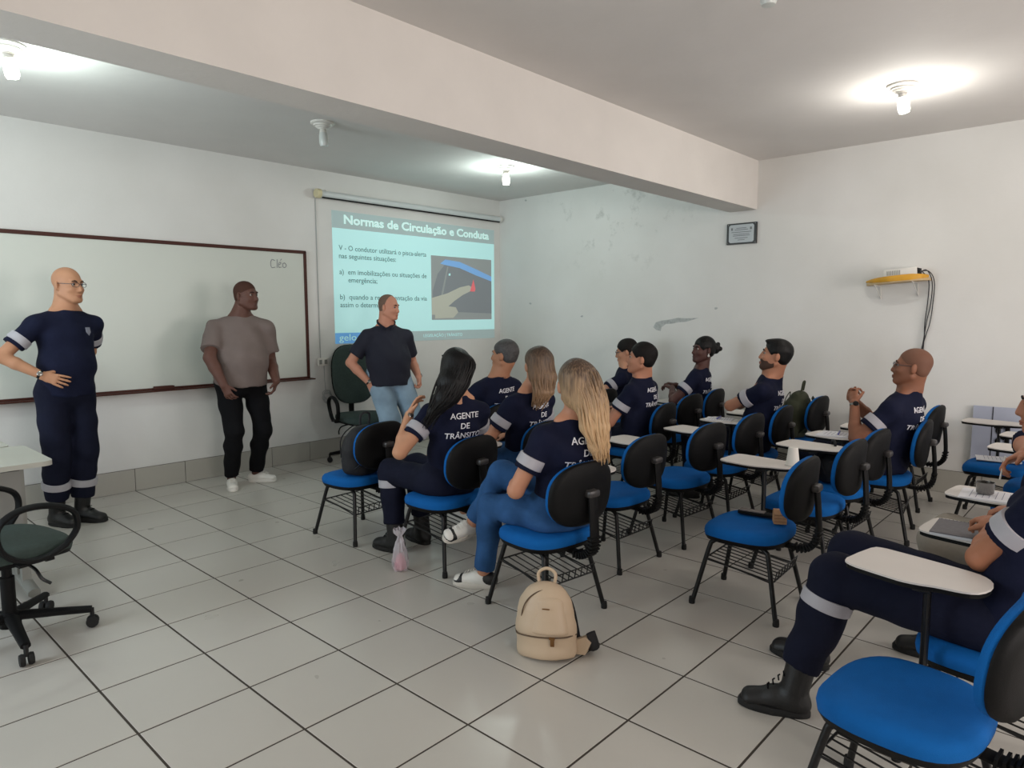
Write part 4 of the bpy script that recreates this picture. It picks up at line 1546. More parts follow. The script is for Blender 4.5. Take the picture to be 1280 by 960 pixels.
    # ---- face parts
    for s_ in (-1, 1):
        bm = B(); bmesh.ops.create_uvsphere(bm, u_segments=12, v_segments=8, radius=.0118 * hs)
        e = obj('eye', bm, EYEW, root, loc=P(s_ * .031, .0725, .010) - base)
        bm = B(); bmesh.ops.create_uvsphere(bm, u_segments=10, v_segments=8, radius=.0074 * hs)
        ir = obj('iris', bm, EYED, e, loc=(hf * .0072) * hs)
        if 'bald' == hair or True:
            bm = B(); tube(bm, [Vector(P(s_ * .014, .089, .027) - base), Vector(P(s_ * .030, .089, .034) - base), Vector(P(s_ * .047, .078, .028) - base)], [.0028, .004, .0022], 6, smooth=3)
            obj('eyebrow', bm, HAIRDRK if hair != 'grey' else HAIRGRY, root)
    lipc = tuple(int(v * k) for v, k in zip(skin, (.88, .76, .74)))
    bm = B(); tube(bm, [Vector(P(-.022, .090, -.065) - base), Vector(P(-.008, .0995, -.062) - base), Vector(P(0, .100, -.064) - base), Vector(P(.008, .0995, -.062) - base), Vector(P(.022, .090, -.065) - base)], [.0025, .0045, .005, .0045, .0025], 6, smooth=3)
    tube(bm, [Vector(P(-.018, .089, -.070) - base), Vector(P(0, .0985, -.073) - base), Vector(P(.018, .089, -.070) - base)], [.0025, .006, .0025], 6, smooth=4)
    obj('lips', bm, mat('lips_%d_%d_%d' % lipc, lipc, .45), root)
    # ---- hair
    A = [hr, hf, hu]
    def cap(m, t=.010, hx=.8, hz=-.62, off=.028, low=-.060, name='hair', extra=None, noise=.002, ears=True):
        F = Field(.006)
        s = hs
        F.ell(P(0, -.020, .037), A, ((.077 + t) * s, (.096 + t) * s, (.086 + t) * s), .02)
        F.ell(P(0, -.045, -.015), A, ((.068 + t * .7) * s, (.055 + t * .7) * s, (.060) * s), .02)
        if extra:
            extra(F)
        # hairline: forehead / temple / neck cuts
        F.plane(P(0, off, .0), -(hf * hx + hu * hz))
        F.plane(P(0, -.09, low - .032), nrm(hu * .88 - hf * .42))
        if ears:
            for s_ in (-1, 1):
                F.ell(P(s_ * .082, .010, -.020), A, (.024 * s, .036 * s, .042 * s), .006, sub=True)
        V, Q = F.build(noise=noise, seed=pid)
        return mesh_np(name, V, Q, m, root, base)
    if hair == 'buzz':
        cap(HAIRBUZZ, .0012, off=.040, noise=0, low=-.030)
    elif hair == 'stubble':
        cap(mat('shaved_shadow', tuple(int(v * .80) for v in skin), .7), .0016, off=.020, noise=0, low=-.035)
    elif hair == 'grey':
        cap(HAIRGRY, .008, off=.030)
    elif hair == 'balding':
        cap(mat('short_brown_hair', (112, 88, 74), .8, bump=.3, bscale=300), .002, hz=-.20, off=-.012, noise=0)
    elif hair == 'short':
        cap(HAIRDRK, .011, off=.032)
    elif hair == 'quiff':
        def ex(F):
            F.ell(P(0, .045, .098), A, (.044, .045, .018), .02)
        cap(HAIRBLK, .009, off=.028, extra=ex, hx=.8, hz=-.66)
    elif hair == 'bun':
        def ex(F):
            F.ell(P(0, -.125, .020), A, (.048, .048, .048), .01)
            for k in range(9):
                a = k * 2.4
                F.ell(P(.034 * math.cos(a), -.140 + .02 * math.sin(k), .022 + .034 * math.sin(a)), A, (.022, .022, .022), .006)
        cap(HAIRBLK, .007, off=.040, extra=ex, low=-.040)
    elif hair in ('longblack', 'longblond', 'longbrown'):
        m = {'longblack': HAIRBLK, 'longblond': HAIRBLOND, 'longbrown': HAIRBROWN}[hair]
        F = Field(.007)
        F.ell(P(0, -.020, .040), A, (.088, .106, .094), .02)
        F.ell(P(0, -.060, -.030), A, (.080, .060, .085), .03)
        F.plane(P(0, .040, .0), -(hf * .85 - hu * .55))
        path = legs['hair']
        for (a, ra), (b, rb) in zip(path, path[1:]):
            F.limb(a, b, ra, rb, legs['hairside'], .03)
        V, Q = F.build(noise=.003, seed=pid)
        hm_ = mesh_np('hair', V, Q, m, root, base)
        # separate locks lying on the surface
        bm = B()
        rs = np.random.RandomState(pid)
        sdh = nrm(legs['hairside'])
        for k in range(46):
            u_ = rs.uniform(-1, 1)
            pts = [P(u_ * .070, -.075 - .03 * (1 - abs(u_)), .085)]
            for (a, ra) in path:
                a = np.array(a, float)
                dback = legs.get('hairback', -hf)
                pts.append(a + sdh * u_ * ra[0] * .97 + nrm(dback) * ra[1] * math.sqrt(max(0.02, 1 - u_ * u_)) * 1.0 + rs.normal(0, .004, 3))
            pts[-1] = pts[-1] + np.array([rs.normal(0, .008), rs.normal(0, .008), rs.uniform(-.05, .01)])
            tube(bm, [Vector(p_ - base) for p_ in pts], [.003, .006, .006, .005, .0015], 6, smooth=4)
        lk = obj('hair_locks', bm, m, hm_)
        lk['kind'] = 'stuff'
    if beard:
        F = Field(.005)
        F.ell(P(0, .030, -.038), A, (.0635 * jaw, .0705, .0830), .03)
        F.ell(P(0, .072, -.096), A, (.027 * jaw, .0255, .0215), .022)
        for s_ in (-1, 1):
            F.cone(P(s_ * .055 * jaw, -.005, -.058), P(s_ * .022 * jaw, .070, -.094), .0215, .0195, .022)
        F.plane(P(0, .0, -.034), -hu)
        F.plane(P(0, -.002, 0), hf)
        F.ell(P(0, .098, -.066), A, (.020, .02, .012), .004, sub=True)
        V, Q = F.build(noise=.001)
        mesh_np('beard', V, Q, mat('trimmed_beard', (70, 48, 38), .8, bump=.6, bscale=300), root, base)
    if glasses:
        bm = B()
        for s_ in (-1, 1):
            ring = [Vector(P(s_ * .033 + .024 * math.cos(t), .102 - .012 * abs(math.cos(t)) * (1 if math.cos(t) * s_ > 0 else 0), .008 + .0155 * math.sin(t)) - base) for t in np.linspace(0, 2 * math.pi, 16, endpoint=False)]
            tube(bm, ring, .0018, 6, closed=True)
            tube(bm, [Vector(P(s_ * .055, .092, .013) - base), Vector(P(s_ * .078, .05, .012) - base), Vector(P(s_ * .084, -.01, .012) - base), Vector(P(s_ * .080, -.025, -.004) - base)], .002, 6)
        tube(bm, [Vector(P(-.010, .102, .012) - base), Vector(P(0, .106, .016) - base), Vector(P(.010, .102, .012) - base)], .0018, 6)
        obj('glasses', bm, mat('glasses_frame', (24, 22, 34), .3), root)
    # ---- lettering on the back
    if text:
        me_s = so_.data
        bvh = BVHTree.FromPolygons([v.co for v in me_s.vertices], [p_.vertices[:] for p_ in me_s.polygons])
        upt = nrm(up)
        bk = -tf
        rt = r
        cen_ = Vector(hip + (neck - hip) * .67 - base + r * textshift)
        for li, line in enumerate(('AGENTE', 'DE', 'TRÂNSITO')):
            me = text_mesh(line, .046, WHITEINK, 0.0006, .0004, xs=1.02)
            bmx = B(); bmx.from_mesh(me)
            bmesh.ops.triangulate(bmx, faces=bmx.faces[:])
            for it in range(3):
                ed = [e_ for e_ in bmx.edges if e_.calc_length() > .012]
                if not ed: break
                bmesh.ops.subdivide_edges(bmx, edges=ed, cuts=1)
                bmesh.ops.triangulate(bmx, faces=bmx.faces[:])
            for v in bmx.verts:
                lx, ly, lz = v.co
                # seen from behind: letters run along the wearer's right
                q = cen_ + Vector(rt) * lx + Vector(upt) * (ly - .056 * (li - 1)) + Vector(bk) * .4
                hit = bvh.ray_cast(q, Vector(-bk))
                if hit[0] is not None:
                    v.co = hit[0] + Vector(bk) * (.0035 + lz)
                else:
                    v.co = q - Vector(bk) * .3
            bmx.to_mesh(me); bmx.free()
            link('lettering', me, so_)
    return root, J, K, P, base


def A_(w, hint, hd, hn, hs, **k):
    return dict(w=w, hint=hint, hd=hd, hn=hn, hs=hs, **k)


def watch(root, base, e, w, m=BLACKPL, r=.029, name='wristwatch', face=(0, -1, .2), back=.012):
    d = nrm(np.array(w) - np.array(e))
    c = np.array(w) - d * back - base
    bm = B(); lathe(bm, [(r - .003, -.009), (r, -.008), (r + .001, 0), (r, .008), (r - .003, .009)], 20, Vector(c), Vector(d))
    o = obj(name, bm, m, root)
    fv = nrm(np.array(face) - d * np.dot(face, d))
    bm = B(); lathe(bm, [(0, 0), (.017, 0), (.017, .007), (.014, .009), (0, .009)], 16, Vector(c + fv * (r - .002)), Vector(fv)); obj('dial', bm, METAL if m is not METAL else BLACKPL, o)
    return o


DN = (0, 0, -1)
# ---- standing men -------------------------------------------------
root, J, K, P, b_ = person(1, 'bald man with glasses in navy uniform, hand on hip, standing left of the whiteboard centre', (-5.09, -.68, 0), (-5.09, -.70, .96), (-5.06, -.72, 1.525), (-5.045, -.755, 1.67), 166, 152, -4,
       sw=.19, girth=1.14, belly=.05, skin=(176, 128, 98), stand=True, hair=None, glasses=True, hem=-.03, tbands=.20, sleeve=.66, res=.0055, legr=1.08,
       arms={'R': A_((-5.255, -.85, 1.075), (-1, .25, -.1), (.85, -.35, -.35), (.3, .9, -.2), (.2, -.2, 1), curl=.12, thumb=.6),
             'L': A_((-5.02, -.52, 1.02), (.5, .8, -.2), (-.8, .1, -.5), (-.3, -.9, 0), (0, 0, 1), curl=.3)},
       legs={'R': dict(ank=(-5.17, -.62, .085), toe=(-5.08, -.80, 0), hint=(.1, -1, 0)), 'L': dict(ank=(-5.02, -.64, .085), toe=(-4.90, -.80, 0), hint=(.4, -1, 0))})
watch(root, b_, J['R'][1], J['R'][2], face=(-.4, -1, .4))
bm = B(); slab(bm, [(-.02, .026), (.02, .026), (.02, -.008), (0, -.03), (-.02, -.008)], 0, .003, lambda x, y, z: (x, -z, y)); o = obj('chest_badge', bm, mat('badge', (120, 122, 135), .6), root, False, loc=(.115, -.185, 1.36)); o.rotation_euler = (math.radians(-10), 0, math.radians(38))

root, J, K, P, b_ = person(2, 'man in taupe t-shirt, black trousers and white sneakers standing before the whiteboard', (-3.76, -.55, 0), (-3.76, -.53, .93), (-3.745, -.56, 1.475), (-3.715, -.61, 1.625), 198, 158, -2,
       sw=.205, girth=1.42, belly=.07, skin=(92, 60, 50), shirt=TAUPE, trousers=BLACKCL, stand=True, hair='buzz', band=False, sleeve=.74, shoes='white', armr=1.22, jaw=1.10, res=.0055, hem=-.04, legr=1.10,
       arms={'R': A_((-3.99, -.72, .905), (-1, -.1, 0), (.25, -.35, -.9), (.8, .5, 0), (.3, -1, 0), curl=.45),
             'L': A_((-3.555, -.76, .91), (.35, 1, 0), (-.35, -.1, -.9), (-.8, .4, 0), (0, -1, 0), curl=.45)},
       legs={'R': dict(ank=(-3.86, -.50, .085), toe=(-3.93, -.68, 0), hint=(-.1, -1, 0)), 'L': dict(ank=(-3.62, -.46, .085), toe=(-3.47, -.60, 0), hint=(.3, -1, 0))})

root, J, K, P, b_ = person(3, 'man in dark polo shirt and light jeans standing in front of the slide', (-2.44, -.86, 0), (-2.44, -.84, .88), (-2.45, -.83, 1.375), (-2.43, -.86, 1.535), 203, 158, -8,
       sw=.190, girth=1.38, belly=.07, skin=(194, 136, 112), shirt=mat('dark_navy_pique', (22, 24, 40), .85, bump=.5, bscale=300), trousers=DENIMLT, stand=True, hair='balding', band=False, sleeve=.72, shoes='boot', polo=True, armr=1.12, jaw=1.1, res=.0055, hem=-.07, legr=1.26, hs=.97,
       arms={'R': A_((-2.655, -.82, .835), (-.7, .6, 0), (.30, -.35, -.88), (.8, .4, 0), (.3, -1, 0), curl=.75),
             'L': A_((-2.225, -1.03, .87), (.5, .8, 0), (-.05, -.2, -1), (-.9, .2, 0), (0, -1, 0), curl=.9)},
       legs={'R': dict(ank=(-2.53, -.83, .085), toe=(-2.60, -1.02, 0), hint=(-.1, -1, 0)), 'L': dict(ank=(-2.36, -.88, .085), toe=(-2.28, -1.07, 0), hint=(.2, -1, 0))})
watch(root, b_, J['L'][1], J['L'][2], face=(.8, -.6, .2))
watch(root, b_, J['R'][1], J['R'][2], r=.030, name='wristband', face=(-.3, -1, .2), back=.0)

# ---- seated people ------------------------------------------------
def seatlegs(x, y, spread=.10, fwd=.42, kz=.475, foot=.40, toe=.14, dx=0, **k):
    """hip centre x,y; knees ahead of the chair, feet under the knees"""
    d = {}
    for s, n in ((-1, 'L'), (1, 'R')):
        d[n] = dict(knee=(x + s * spread + dx * .5, y + fwd, kz), ank=(x + s * (spread + .01) + dx, y + foot, .09), toe=(x + s * (spread + .03) + dx, y + foot + toe, 0))
    d.update(k)
    return d


# woman with long black hair
root, J, K, P, b_ = person(4, 'woman with long black hair in navy uniform, hand raised to her shoulder', (-3.80, -3.15, 0), (-3.80, -3.19, .50), (-3.76, -3.23, 1.00), (-3.765, -3.24, 1.145), 26, 62, -4,
       sw=.150, girth=.98, skin=(188, 138, 108), hair='longblack', text=True, tbands=.05, fem=True, sleeve=.60, textshift=.03,
       arms={'L': A_((-3.965, -3.04, .885), (-.9, .3, -.8), (.35, -.15, .75), (.6, -.7, .1), (0, .3, 1), curl=.3), 'R': A_((-3.60, -2.92, .60), (1, -.3, -.5), (-.5, .8, -.2), DN, (-1, 0, 0), curl=.3)},
       legs=seatlegs(-3.80, -3.17, .10, .40, .50, .36, hair=[((-3.80, -3.30, 1.19), (.088, .06)), ((-3.86, -3.31, 1.09), (.094, .055)), ((-3.91, -3.30, 1.00), (.078, .042)), ((-3.955, -3.26, .93), (.042, .028)), ((-3.99, -3.22, .87), (.016, .012))], hairside=(.68, -.73, 0), hairback=(-.6, -.75, 0)))
watch(root, b_, J['L'][1], J['L'][2], m=GOLD, name='bracelet', r=.027, face=(-.4, -1, .2))

# blond woman, legs crossed
root, J, K, P, b_ = person(5, 'woman with long blond hair, navy uniform shirt and blue jeans, legs crossed', (-3.88, -4.05, 0), (-3.88, -4.09, .50), (-3.85, -4.16, .985), (-3.855, -4.17, 1.125), 22, 48, -2,
       sw=.155, girth=1.0, skin=(186, 132, 104), hair='longblond', text=True, trousers=DENIM, shoes='panda', fem=True, sleeve=.62, textshift=.035,
       arms={'L': A_((-3.90, -3.84, .63), (-1, -.4, -.6), (.6, .6, -.3), DN, (1, 0, 0), curl=.35), 'R': A_((-3.70, -3.85, .66), (1, -.6, -.4), (-.6, .6, -.2), DN, (-1, 0, 0), curl=.35)},
       legs={'R': dict(knee=(-3.875, -3.70, .63), ank=(-3.90, -3.50, .33), toe=(-4.10, -3.44, .30)), 'L': dict(knee=(-3.97, -3.70, .465), ank=(-3.94, -3.62, .088), toe=(-4.02, -3.46, 0)),
             'hair': [((-3.89, -4.22, 1.18), (.084, .058)), ((-3.88, -4.27, 1.06), (.080, .048)), ((-3.88, -4.30, .94), (.068, .034)), ((-3.865, -4.315, .85), (.050, .024)), ((-3.85, -4.315, .80), (.036, .014))], 'hairside': (.8, -.6, 0), 'hairback': (-.6, -.8, 0)})

# brown-haired woman in jeans
person(6, 'woman with long light brown hair, navy uniform shirt and blue jeans, second row', (-3.10, -3.12, 0), (-3.10, -3.15, .50), (-3.08, -3.21, .99), (-3.06, -3.25, 1.13), 4, 30, -2,
       sw=.155, girth=1.0, skin=(180, 128, 100), hair='longbrown', text=True, trousers=DENIM, shoes='white', fem=True, textshift=.03,
       arms={'L': A_((-3.21, -2.88, .60), (-1, -.3, -.7), (.3, .9, -.3), DN, (1, 0, 0), curl=.35), 'R': A_((-2.95, -2.88, .62), (1, -.5, -.6), (-.4, .8, -.2), DN, (-1, 0, 0), curl=.35)},
       legs=seatlegs(-3.10, -3.15, .11, .44, .50, .44, hair=[((-3.09, -3.30, 1.17), (.082, .055)), ((-3.10, -3.33, 1.06), (.085, .045)), ((-3.12, -3.35, .97), (.065, .032)), ((-3.15, -3.32, .90), (.03, .015))], hairside=(.8, -.6, 0), hairback=(-.6, -.8, 0)))

# grey-haired man
person(7, 'grey-haired man in navy uniform seen from behind in the front row', (-2.61, -2.28, 0), (-2.59, -2.32, .50), (-2.55, -2.42, 1.00), (-2.54, -2.46, 1.145), 8, -18, 0,
       sw=.180, girth=1.08, skin=(170, 120, 92), hair='grey', text=True, textshift=.03,
       arms={'L': A_((-2.78, -2.02, .62), (-1, -.3, -.5), (.3, .9, -.3), DN, (1, 0, 0)), 'R': A_((-2.36, -2.10, .70), (1, -.3, -.6), (-.2, 1, -.1), DN, (-1, 0, 0))},
       legs=seatlegs(-2.60, -2.30, .12, .43, .49, .42))

# man writing by the wall
root, J, K, P, b_ = person(8, 'man in navy uniform and jeans writing, half hidden behind the dark-haired man', (-.62, -2.28, 0), (-.62, -2.32, .50), (-.62, -2.34, .955), (-.625, -2.34, 1.09), -20, -30, -12,
       sw=.175, girth=1.02, skin=(186, 134, 106), hair='short', glasses=True, trousers=DENIM, text=False,
       arms={'L': A_((-.80, -2.12, .72), (-1, -.2, -.4), (-.25, .9, -.2), DN, (1, 0, 0), curl=.6), 'R': A_((-.40, -2.05, .69), (1, -.3, -.6), (-.3, 1, -.1), DN, (-1, 0, 0))},
       legs=seatlegs(-.62, -2.30, .12, .43, .50, .42, dx=-.05))
bm = B(); tube(bm, [(0, 0, 0), (-.01, .02, .12)], .0045, 6); o = obj('pen', bm, mat('green_pen', (30, 80, 50), .4), None, loc=(-.83, -2.03, .70)); tag(o, 'green pen in the hand of the man writing by the wall', 'pen')

# dark-haired man second row
person(9, 'dark-haired man in navy uniform in profile, leaning forward in the second row', (-1.83, -3.2, 0), (-1.85, -3.25, .50), (-1.82, -3.27, .99), (-1.855, -3.28, 1.12), -8, -30, 4,
       sw=.180, girth=1.10, skin=(178, 124, 98), hair='short', text=True, jaw=1.06,
       arms={'L': A_((-1.94, -2.97, .70), (-1, -.3, -1.2), (-.1, .9, .0), DN, (1, 0, 0), curl=.5), 'R': A_((-1.64, -2.95, .69), (1, -.3, -.6), (-.2, 1, -.1), DN, (-1, 0, 0))},
       legs=seatlegs(-1.85, -3.23, .12, .43, .49, .42))

# woman with a bun
root, J, K, P, b_ = person(10, 'woman with hair in a bun and white earring turning round by the wall', (-.63, -3.05, 0), (-.65, -3.08, .50), (-.63, -3.17, .99), (-.635, -3.18, 1.135), -12, -58, 2,
       sw=.155, girth=1.02, skin=(78, 48, 42), hair='bun', text=True, fem=True, jaw=.98,
       arms={'L': A_((-.74, -2.93, .775), (-1, -.4, -.6), (.1, .9, .2), DN, (1, 0, 0), curl=.6), 'R': A_((-.62, -2.90, .79), (1, -.3, -.6), (-.5, .6, .2), DN, (-1, 0, 0), curl=.6)},
       legs=seatlegs(-.65, -3.06, .11, .42, .49, .40))
bm = B(); bmesh.ops.create_uvsphere(bm, u_segments=12, v_segments=8, radius=.010); bmesh.ops.translate(bm, vec=Vector(P(-.084, -.008, -.050) - b_), verts=bm.verts[:]); 
r_ = bmesh.ops.create_uvsphere(bm, u_segments=10, v_segments=8, radius=.006); bmesh.ops.translate(bm, vec=Vector(P(-.084, -.008, -.034) - b_), verts=r_['verts']); obj('earring', bm, WHITELE, root)

# bearded man with folded arms
person(11, 'bearded man with dark hair and folded arms in profile, third row', (-1.38, -3.96, 0), (-1.40, -4.01, .50), (-1.37, -4.12, 1.015), (-1.385, -4.145, 1.155), -10, -24, 8,
       sw=.180, girth=1.08, skin=(170, 118, 92), hair='quiff', text=True, beard=True,
       arms={'L': A_((-1.31, -3.95, .84), (-1, .9, -.6), (.8, -.3, .1), (0, -1, 0), (0, 0, 1), curl=.4), 'R': A_((-1.42, -3.99, .86), (1, .9, -.6), (-.5, -.4, .5), (0, -1, 0), (0, 0, 1), curl=.4)},
       legs=seatlegs(-1.40, -3.98, .12, .43, .49, .42))

# shaven-headed man with glasses, hands clasped
root, J, K, P, b_ = person(12, 'shaven-headed man with glasses and a watch, hands clasped before him', (-1.50, -4.9, 0), (-1.50, -4.95, .50), (-1.47, -5.06, .975), (-1.495, -5.07, 1.12), 8, -12, 4,
       sw=.185, girth=1.12, skin=(134, 88, 66), hair='stubble', glasses=True, text=True,
       arms={'L': A_((-1.64, -4.78, .875), (-.8, .7, -1.6), (.35, .2, .45), (1, -.2, 0), (.2, -1, .4), curl=.7), 'R': A_((-1.49, -4.72, .89), (1, .3, -1.4), (-.7, .0, .3), (0, -1, 0), (0, 0, 1), curl=.7)},
       legs=seatlegs(-1.50, -4.93, .12, .43, .49, .42))
watch(root, b_, J['L'][1], J['L'][2], m=METAL, face=(-.8, -.5, .1), r=.028)

# man with pen at the right edge
root, J, K, P, b_ = person(13, 'man in profile at the right edge holding a pen, beige trousers', (-3.18, -5.82, 0), (-3.16, -5.88, .50), (-3.10, -6.01, .965), (-3.105, -5.91, 1.11), -6, -8, -6,
       sw=.180, girth=1.05, skin=(172, 116, 90), hair='short', trousers=BEIGECL, shoes='boot', res=.005, sleeve=.97, band=False,
       arms={'R': A_((-2.955, -5.83, .885), (1, -.4, -.1), (-.45, .75, -.45), (-.35, -.2, -.9), (-.9, -.2, .3), curl=.62, thumb=.8), 'L': A_((-3.22, -5.86, .70), (-.2, -1, -1), (.3, .9, -.1), DN, (1, 0, 0), curl=.5)},
       legs=seatlegs(-3.10, -5.87, .12, .30, .50, .26, dx=.05))
pb = B(); tube(pb, [(0, 0, 0), (.010, -.012, .10)], .0035, 8); o = obj('pen', pb, WHITELE, None, loc=(-3.035, -5.755, .775)); tag(o, 'white-tipped pen in the fingers of the man at the right edge', 'pen')

# man in boots at the right edge
root, J, K, P, b_ = person(14, 'man in navy uniform and black boots at the right edge, arms on his notebook', (-3.87, -5.78, 0), (-3.85, -5.92, .50), (-3.78, -6.05, 1.02), (-3.74, -6.06, 1.165), 10, 0, 0,
       sw=.185, girth=1.15, skin=(168, 112, 84), hair='short', tbands=.07, res=.005, sleeve=.62, legr=1.06,
       arms={'L': A_((-3.66, -5.83, .745), (-1, .3, -.6), (.75, .45, -.05), (0, -.2, -1), (-.2, 1, .2), curl=.6, thumb=.5), 'R': A_((-3.56, -5.92, .745), (1, -.3, -.9), (-.95, .15, .0), (0, -.2, -1), (.3, 1, .3), curl=.6)},
       legs={'L': dict(knee=(-3.94, -5.40, .525), ank=(-4.015, -5.285, .085), toe=(-4.085, -5.06, 0)), 'R': dict(knee=(-3.63, -5.37, .53), ank=(-3.60, -5.22, .085), toe=(-3.57, -5.0, 0))})

# ------------------------------------------------------------------ bags and small things
def pack(name, label, loc, rz, w, h, d, m, tilt=0.0, pid=1, trim=BAGBLK):
    r = empty(name, loc, rz); r.rotation_euler = (tilt, 0, rz); tag(r, label, 'backpack')
    F = Field(.008)
    F.limb((0, 0, .06), (0, 0, h * .55), (w * .50, d * .5), (w * .50, d * .5), (1, 0, 0), .03, cuta=False)
    F.limb((0, 0, h * .5), (0, 0, h - w * .33), (w * .50, d * .48), (w * .34, d * .34), (1, 0, 0), .03)
    F.limb((0, d * .2, .08), (0, d * .2, h * .40), (w * .40, d * .42), (w * .38, d * .36), (1, 0, 0), .012)
    F.plane((0, 0, 0.004), (0, 0, 1))
    V, Q = F.build(noise=.004, seed=pid)
    mesh_np('bag_body', V, Q, m, r, (0, 0, 0))
    bm = B()
    for s in (-1, 1):
        tube(bm, [(s * .07, -d * .40, h * .82), (s * .11, -d * .62, h * .62), (s * .12, -d * .62, h * .32), (s * .12, -d * .35, .06)], [(.026, .006)] * 2, 8, smooth=5, flat=(0, 1, 0))
    obj('shoulder_strap', bm, trim, r)
    bm = B(); tube(bm, [(-.04, -.01, h * .93), (-.035, -.01, h + .045), (.035, -.01, h + .045), (.04, -.01, h * .93)], .008, 8, smooth=5); obj('grab_handle', bm, trim, r)
    bm = B(); tube(bm, [(-w * .42, d * .30, h * .30), (-w * .36, d * .42, h * .66), (0, d * .38, h * .86), (w * .36, d * .42, h * .66), (w * .42, d * .30, h * .30)], .004, 6, smooth=5); obj('zipper', bm, trim, r)
    return r


pack('backpack', 'black backpack sitting on the empty chair in the front row', on_chair(0, -.03, -.07, .432), math.radians(10), .30, .35, .20, BAGBLK, .10, 2)
pack('backpack', 'olive green backpack on the chair by the right wall', on_chair(14, -.02, -.04, .432), math.radians(10), .32, .42, .22, OLIVE, .16, 5, OLIVE)
pack('shoulder_bag', 'small black bag lying on the seat of an empty chair', on_chair(17, -.02, .0, .432), math.radians(30), .26, .20, .18, BAGBLK, 0, 9)

# beige backpack on the floor
bp = empty('beige_backpack', (-4.29, -4.35, 0)); tag(bp, 'beige leather backpack with brass zip pull standing on the floor', 'backpack')
bp.rotation_euler = (math.radians(7), math.radians(4), math.radians(-248))
F = Field(.006)
F.limb((0, 0, .035), (0, 0, .13), (.135, .078), (.130, .075), (1, 0, 0), .02)
F.limb((0, 0, .12), (0, -.005, .225), (.128, .075), (.118, .066), (1, 0, 0), .03)
F.limb((0, 0, .20), (0, -.008, .262), (.118, .064), (.088, .054), (1, 0, 0), .03)
F.plane((0, 0, .006), (0, 0, 1))
V, Q = F.build(noise=.0015, seed=4)
mesh_np('bag_body', V, Q, BEIGELE, bp, (0, 0, 0))
F = Field(.006)
F.limb((-.018, .040, .125), (-.018, .032, .235), (.098, .048), (.078, .036), (1, 0, 0), .02)
F.plane((0, 0, .112), (0, 0, 1))
V, Q = F.build(noise=.001, seed=4)
mesh_np('front_panel', V, Q, BEIGELE, bp, (0, 0, 0))
ZIP = mat('zip_tape', (88, 70, 52), .5)
bm = B(); tube(bm, [(-.137, .005, .105), (-.10, .066, .105), (0, .091, .105), (.10, .066, .105), (.137, .005, .105)], .0035, 6, smooth=6); obj('zipper', bm, ZIP, bp)
bm = B(); tube(bm, [(.105, .02, .115), (.085, .058, .20), (.055, .055, .255), (0, .04, .288), (-.06, .02, .285)], .003, 6, smooth=6); obj('zipper', bm, ZIP, bp)
bm = B(); box(bm, (-.055, .086, .088), (.018, .006, .036), bevel=.002); box(bm, (-.055, .088, .104), (.024, .008, .010)); obj('zip_pull', bm, mat('brass', (120, 84, 48), .35, metal=.6), bp)
bm = B(); box(bm, (-.03, .083, .222), (.032, .003, .005)); o = obj('metal_plate', bm, mat('brass', (120, 84, 48), .35), bp)
bm = B(); tube(bm, [(-.035, -.03, .300), (-.038, -.035, .345), (0, -.038, .365), (.038, -.035, .345), (.035, -.03, .300)], .0075, 8, smooth=6); obj('grab_handle', bm, BEIGELE, bp)
for s in (-1, 1):
    bm = B(); tube(bm, [(s * .05, -.05, .28), (s * .08, -.10, .20), (s * .10, -.105, .10), (s * .12, -.07, .04)], [(.018, .005)] * 2, 8, smooth=5, flat=(0, 1, 0))
    obj('shoulder_strap', bm, BAGBLK, bp)
bm = B(); slab(bm, [(0, 0), (.05, .0), (.075, .05), (.05, .075), (0, .055)], -.02, .02, lambda x, y, z: (-.115 - x, -.045 + z, .01 + y)); obj('side_wing', bm, BEIGELE, bp, False)
bm = B(); tube(bm, [(-.10, -.07, .02), (-.17, -.09, .02), (-.20, -.06, .035), (-.185, -.05, .10)], [(.022, .010)] * 2, 8, smooth=5, flat=(0, 0, 1)); obj('strap_end', bm, BAGBLK, bp)

# plastic bag with pink contents by the chair leg
pb_ = empty('plastic_bag', (-4.09, -3.09, 0)); tag(pb_, 'knotted clear plastic bag with pink contents on the floor by a chair leg', 'bag')
BAGP = mat('clear_plastic', (225, 220, 226), .25, alpha=.45)
bm = B()
rings = []
for z, rr in ((0.003, .030), (.02, .044), (.06, .045), (.12, .036), (.17, .022), (.195, .010), (.205, .008), (.225, .030), (.245, .036)):
    rings.append([bm.verts.new(((rr + (.006 * math.sin(k * 2.7 + z * 40))) * math.cos(2 * math.pi * k / 24), (rr + (.006 * math.sin(k * 2.7 + z * 40))) * math.sin(2 * math.pi * k / 24), z + .006 * math.sin(k * 1.9))) for k in range(24)])
for a, b in zip(rings, rings[1:]):
    for k in range(24):
        bm.faces.new((a[k], a[(k + 1) % 24], b[(k + 1) % 24], b[k]))
bm.faces.new(rings[0][::-1])
obj('bag_film', bm, BAGP, pb_)
PINK = mat('pink_wrap', (205, 90, 120), .5, var=.15, vscale=30)
bm = B(); pillow(bm, .034, .034, [(.8, .008), (1, .02), (.95, .05), (.6, .085), (.2, .10)], 2.3, 18); obj('pink_packet', bm, PINK, pb_)

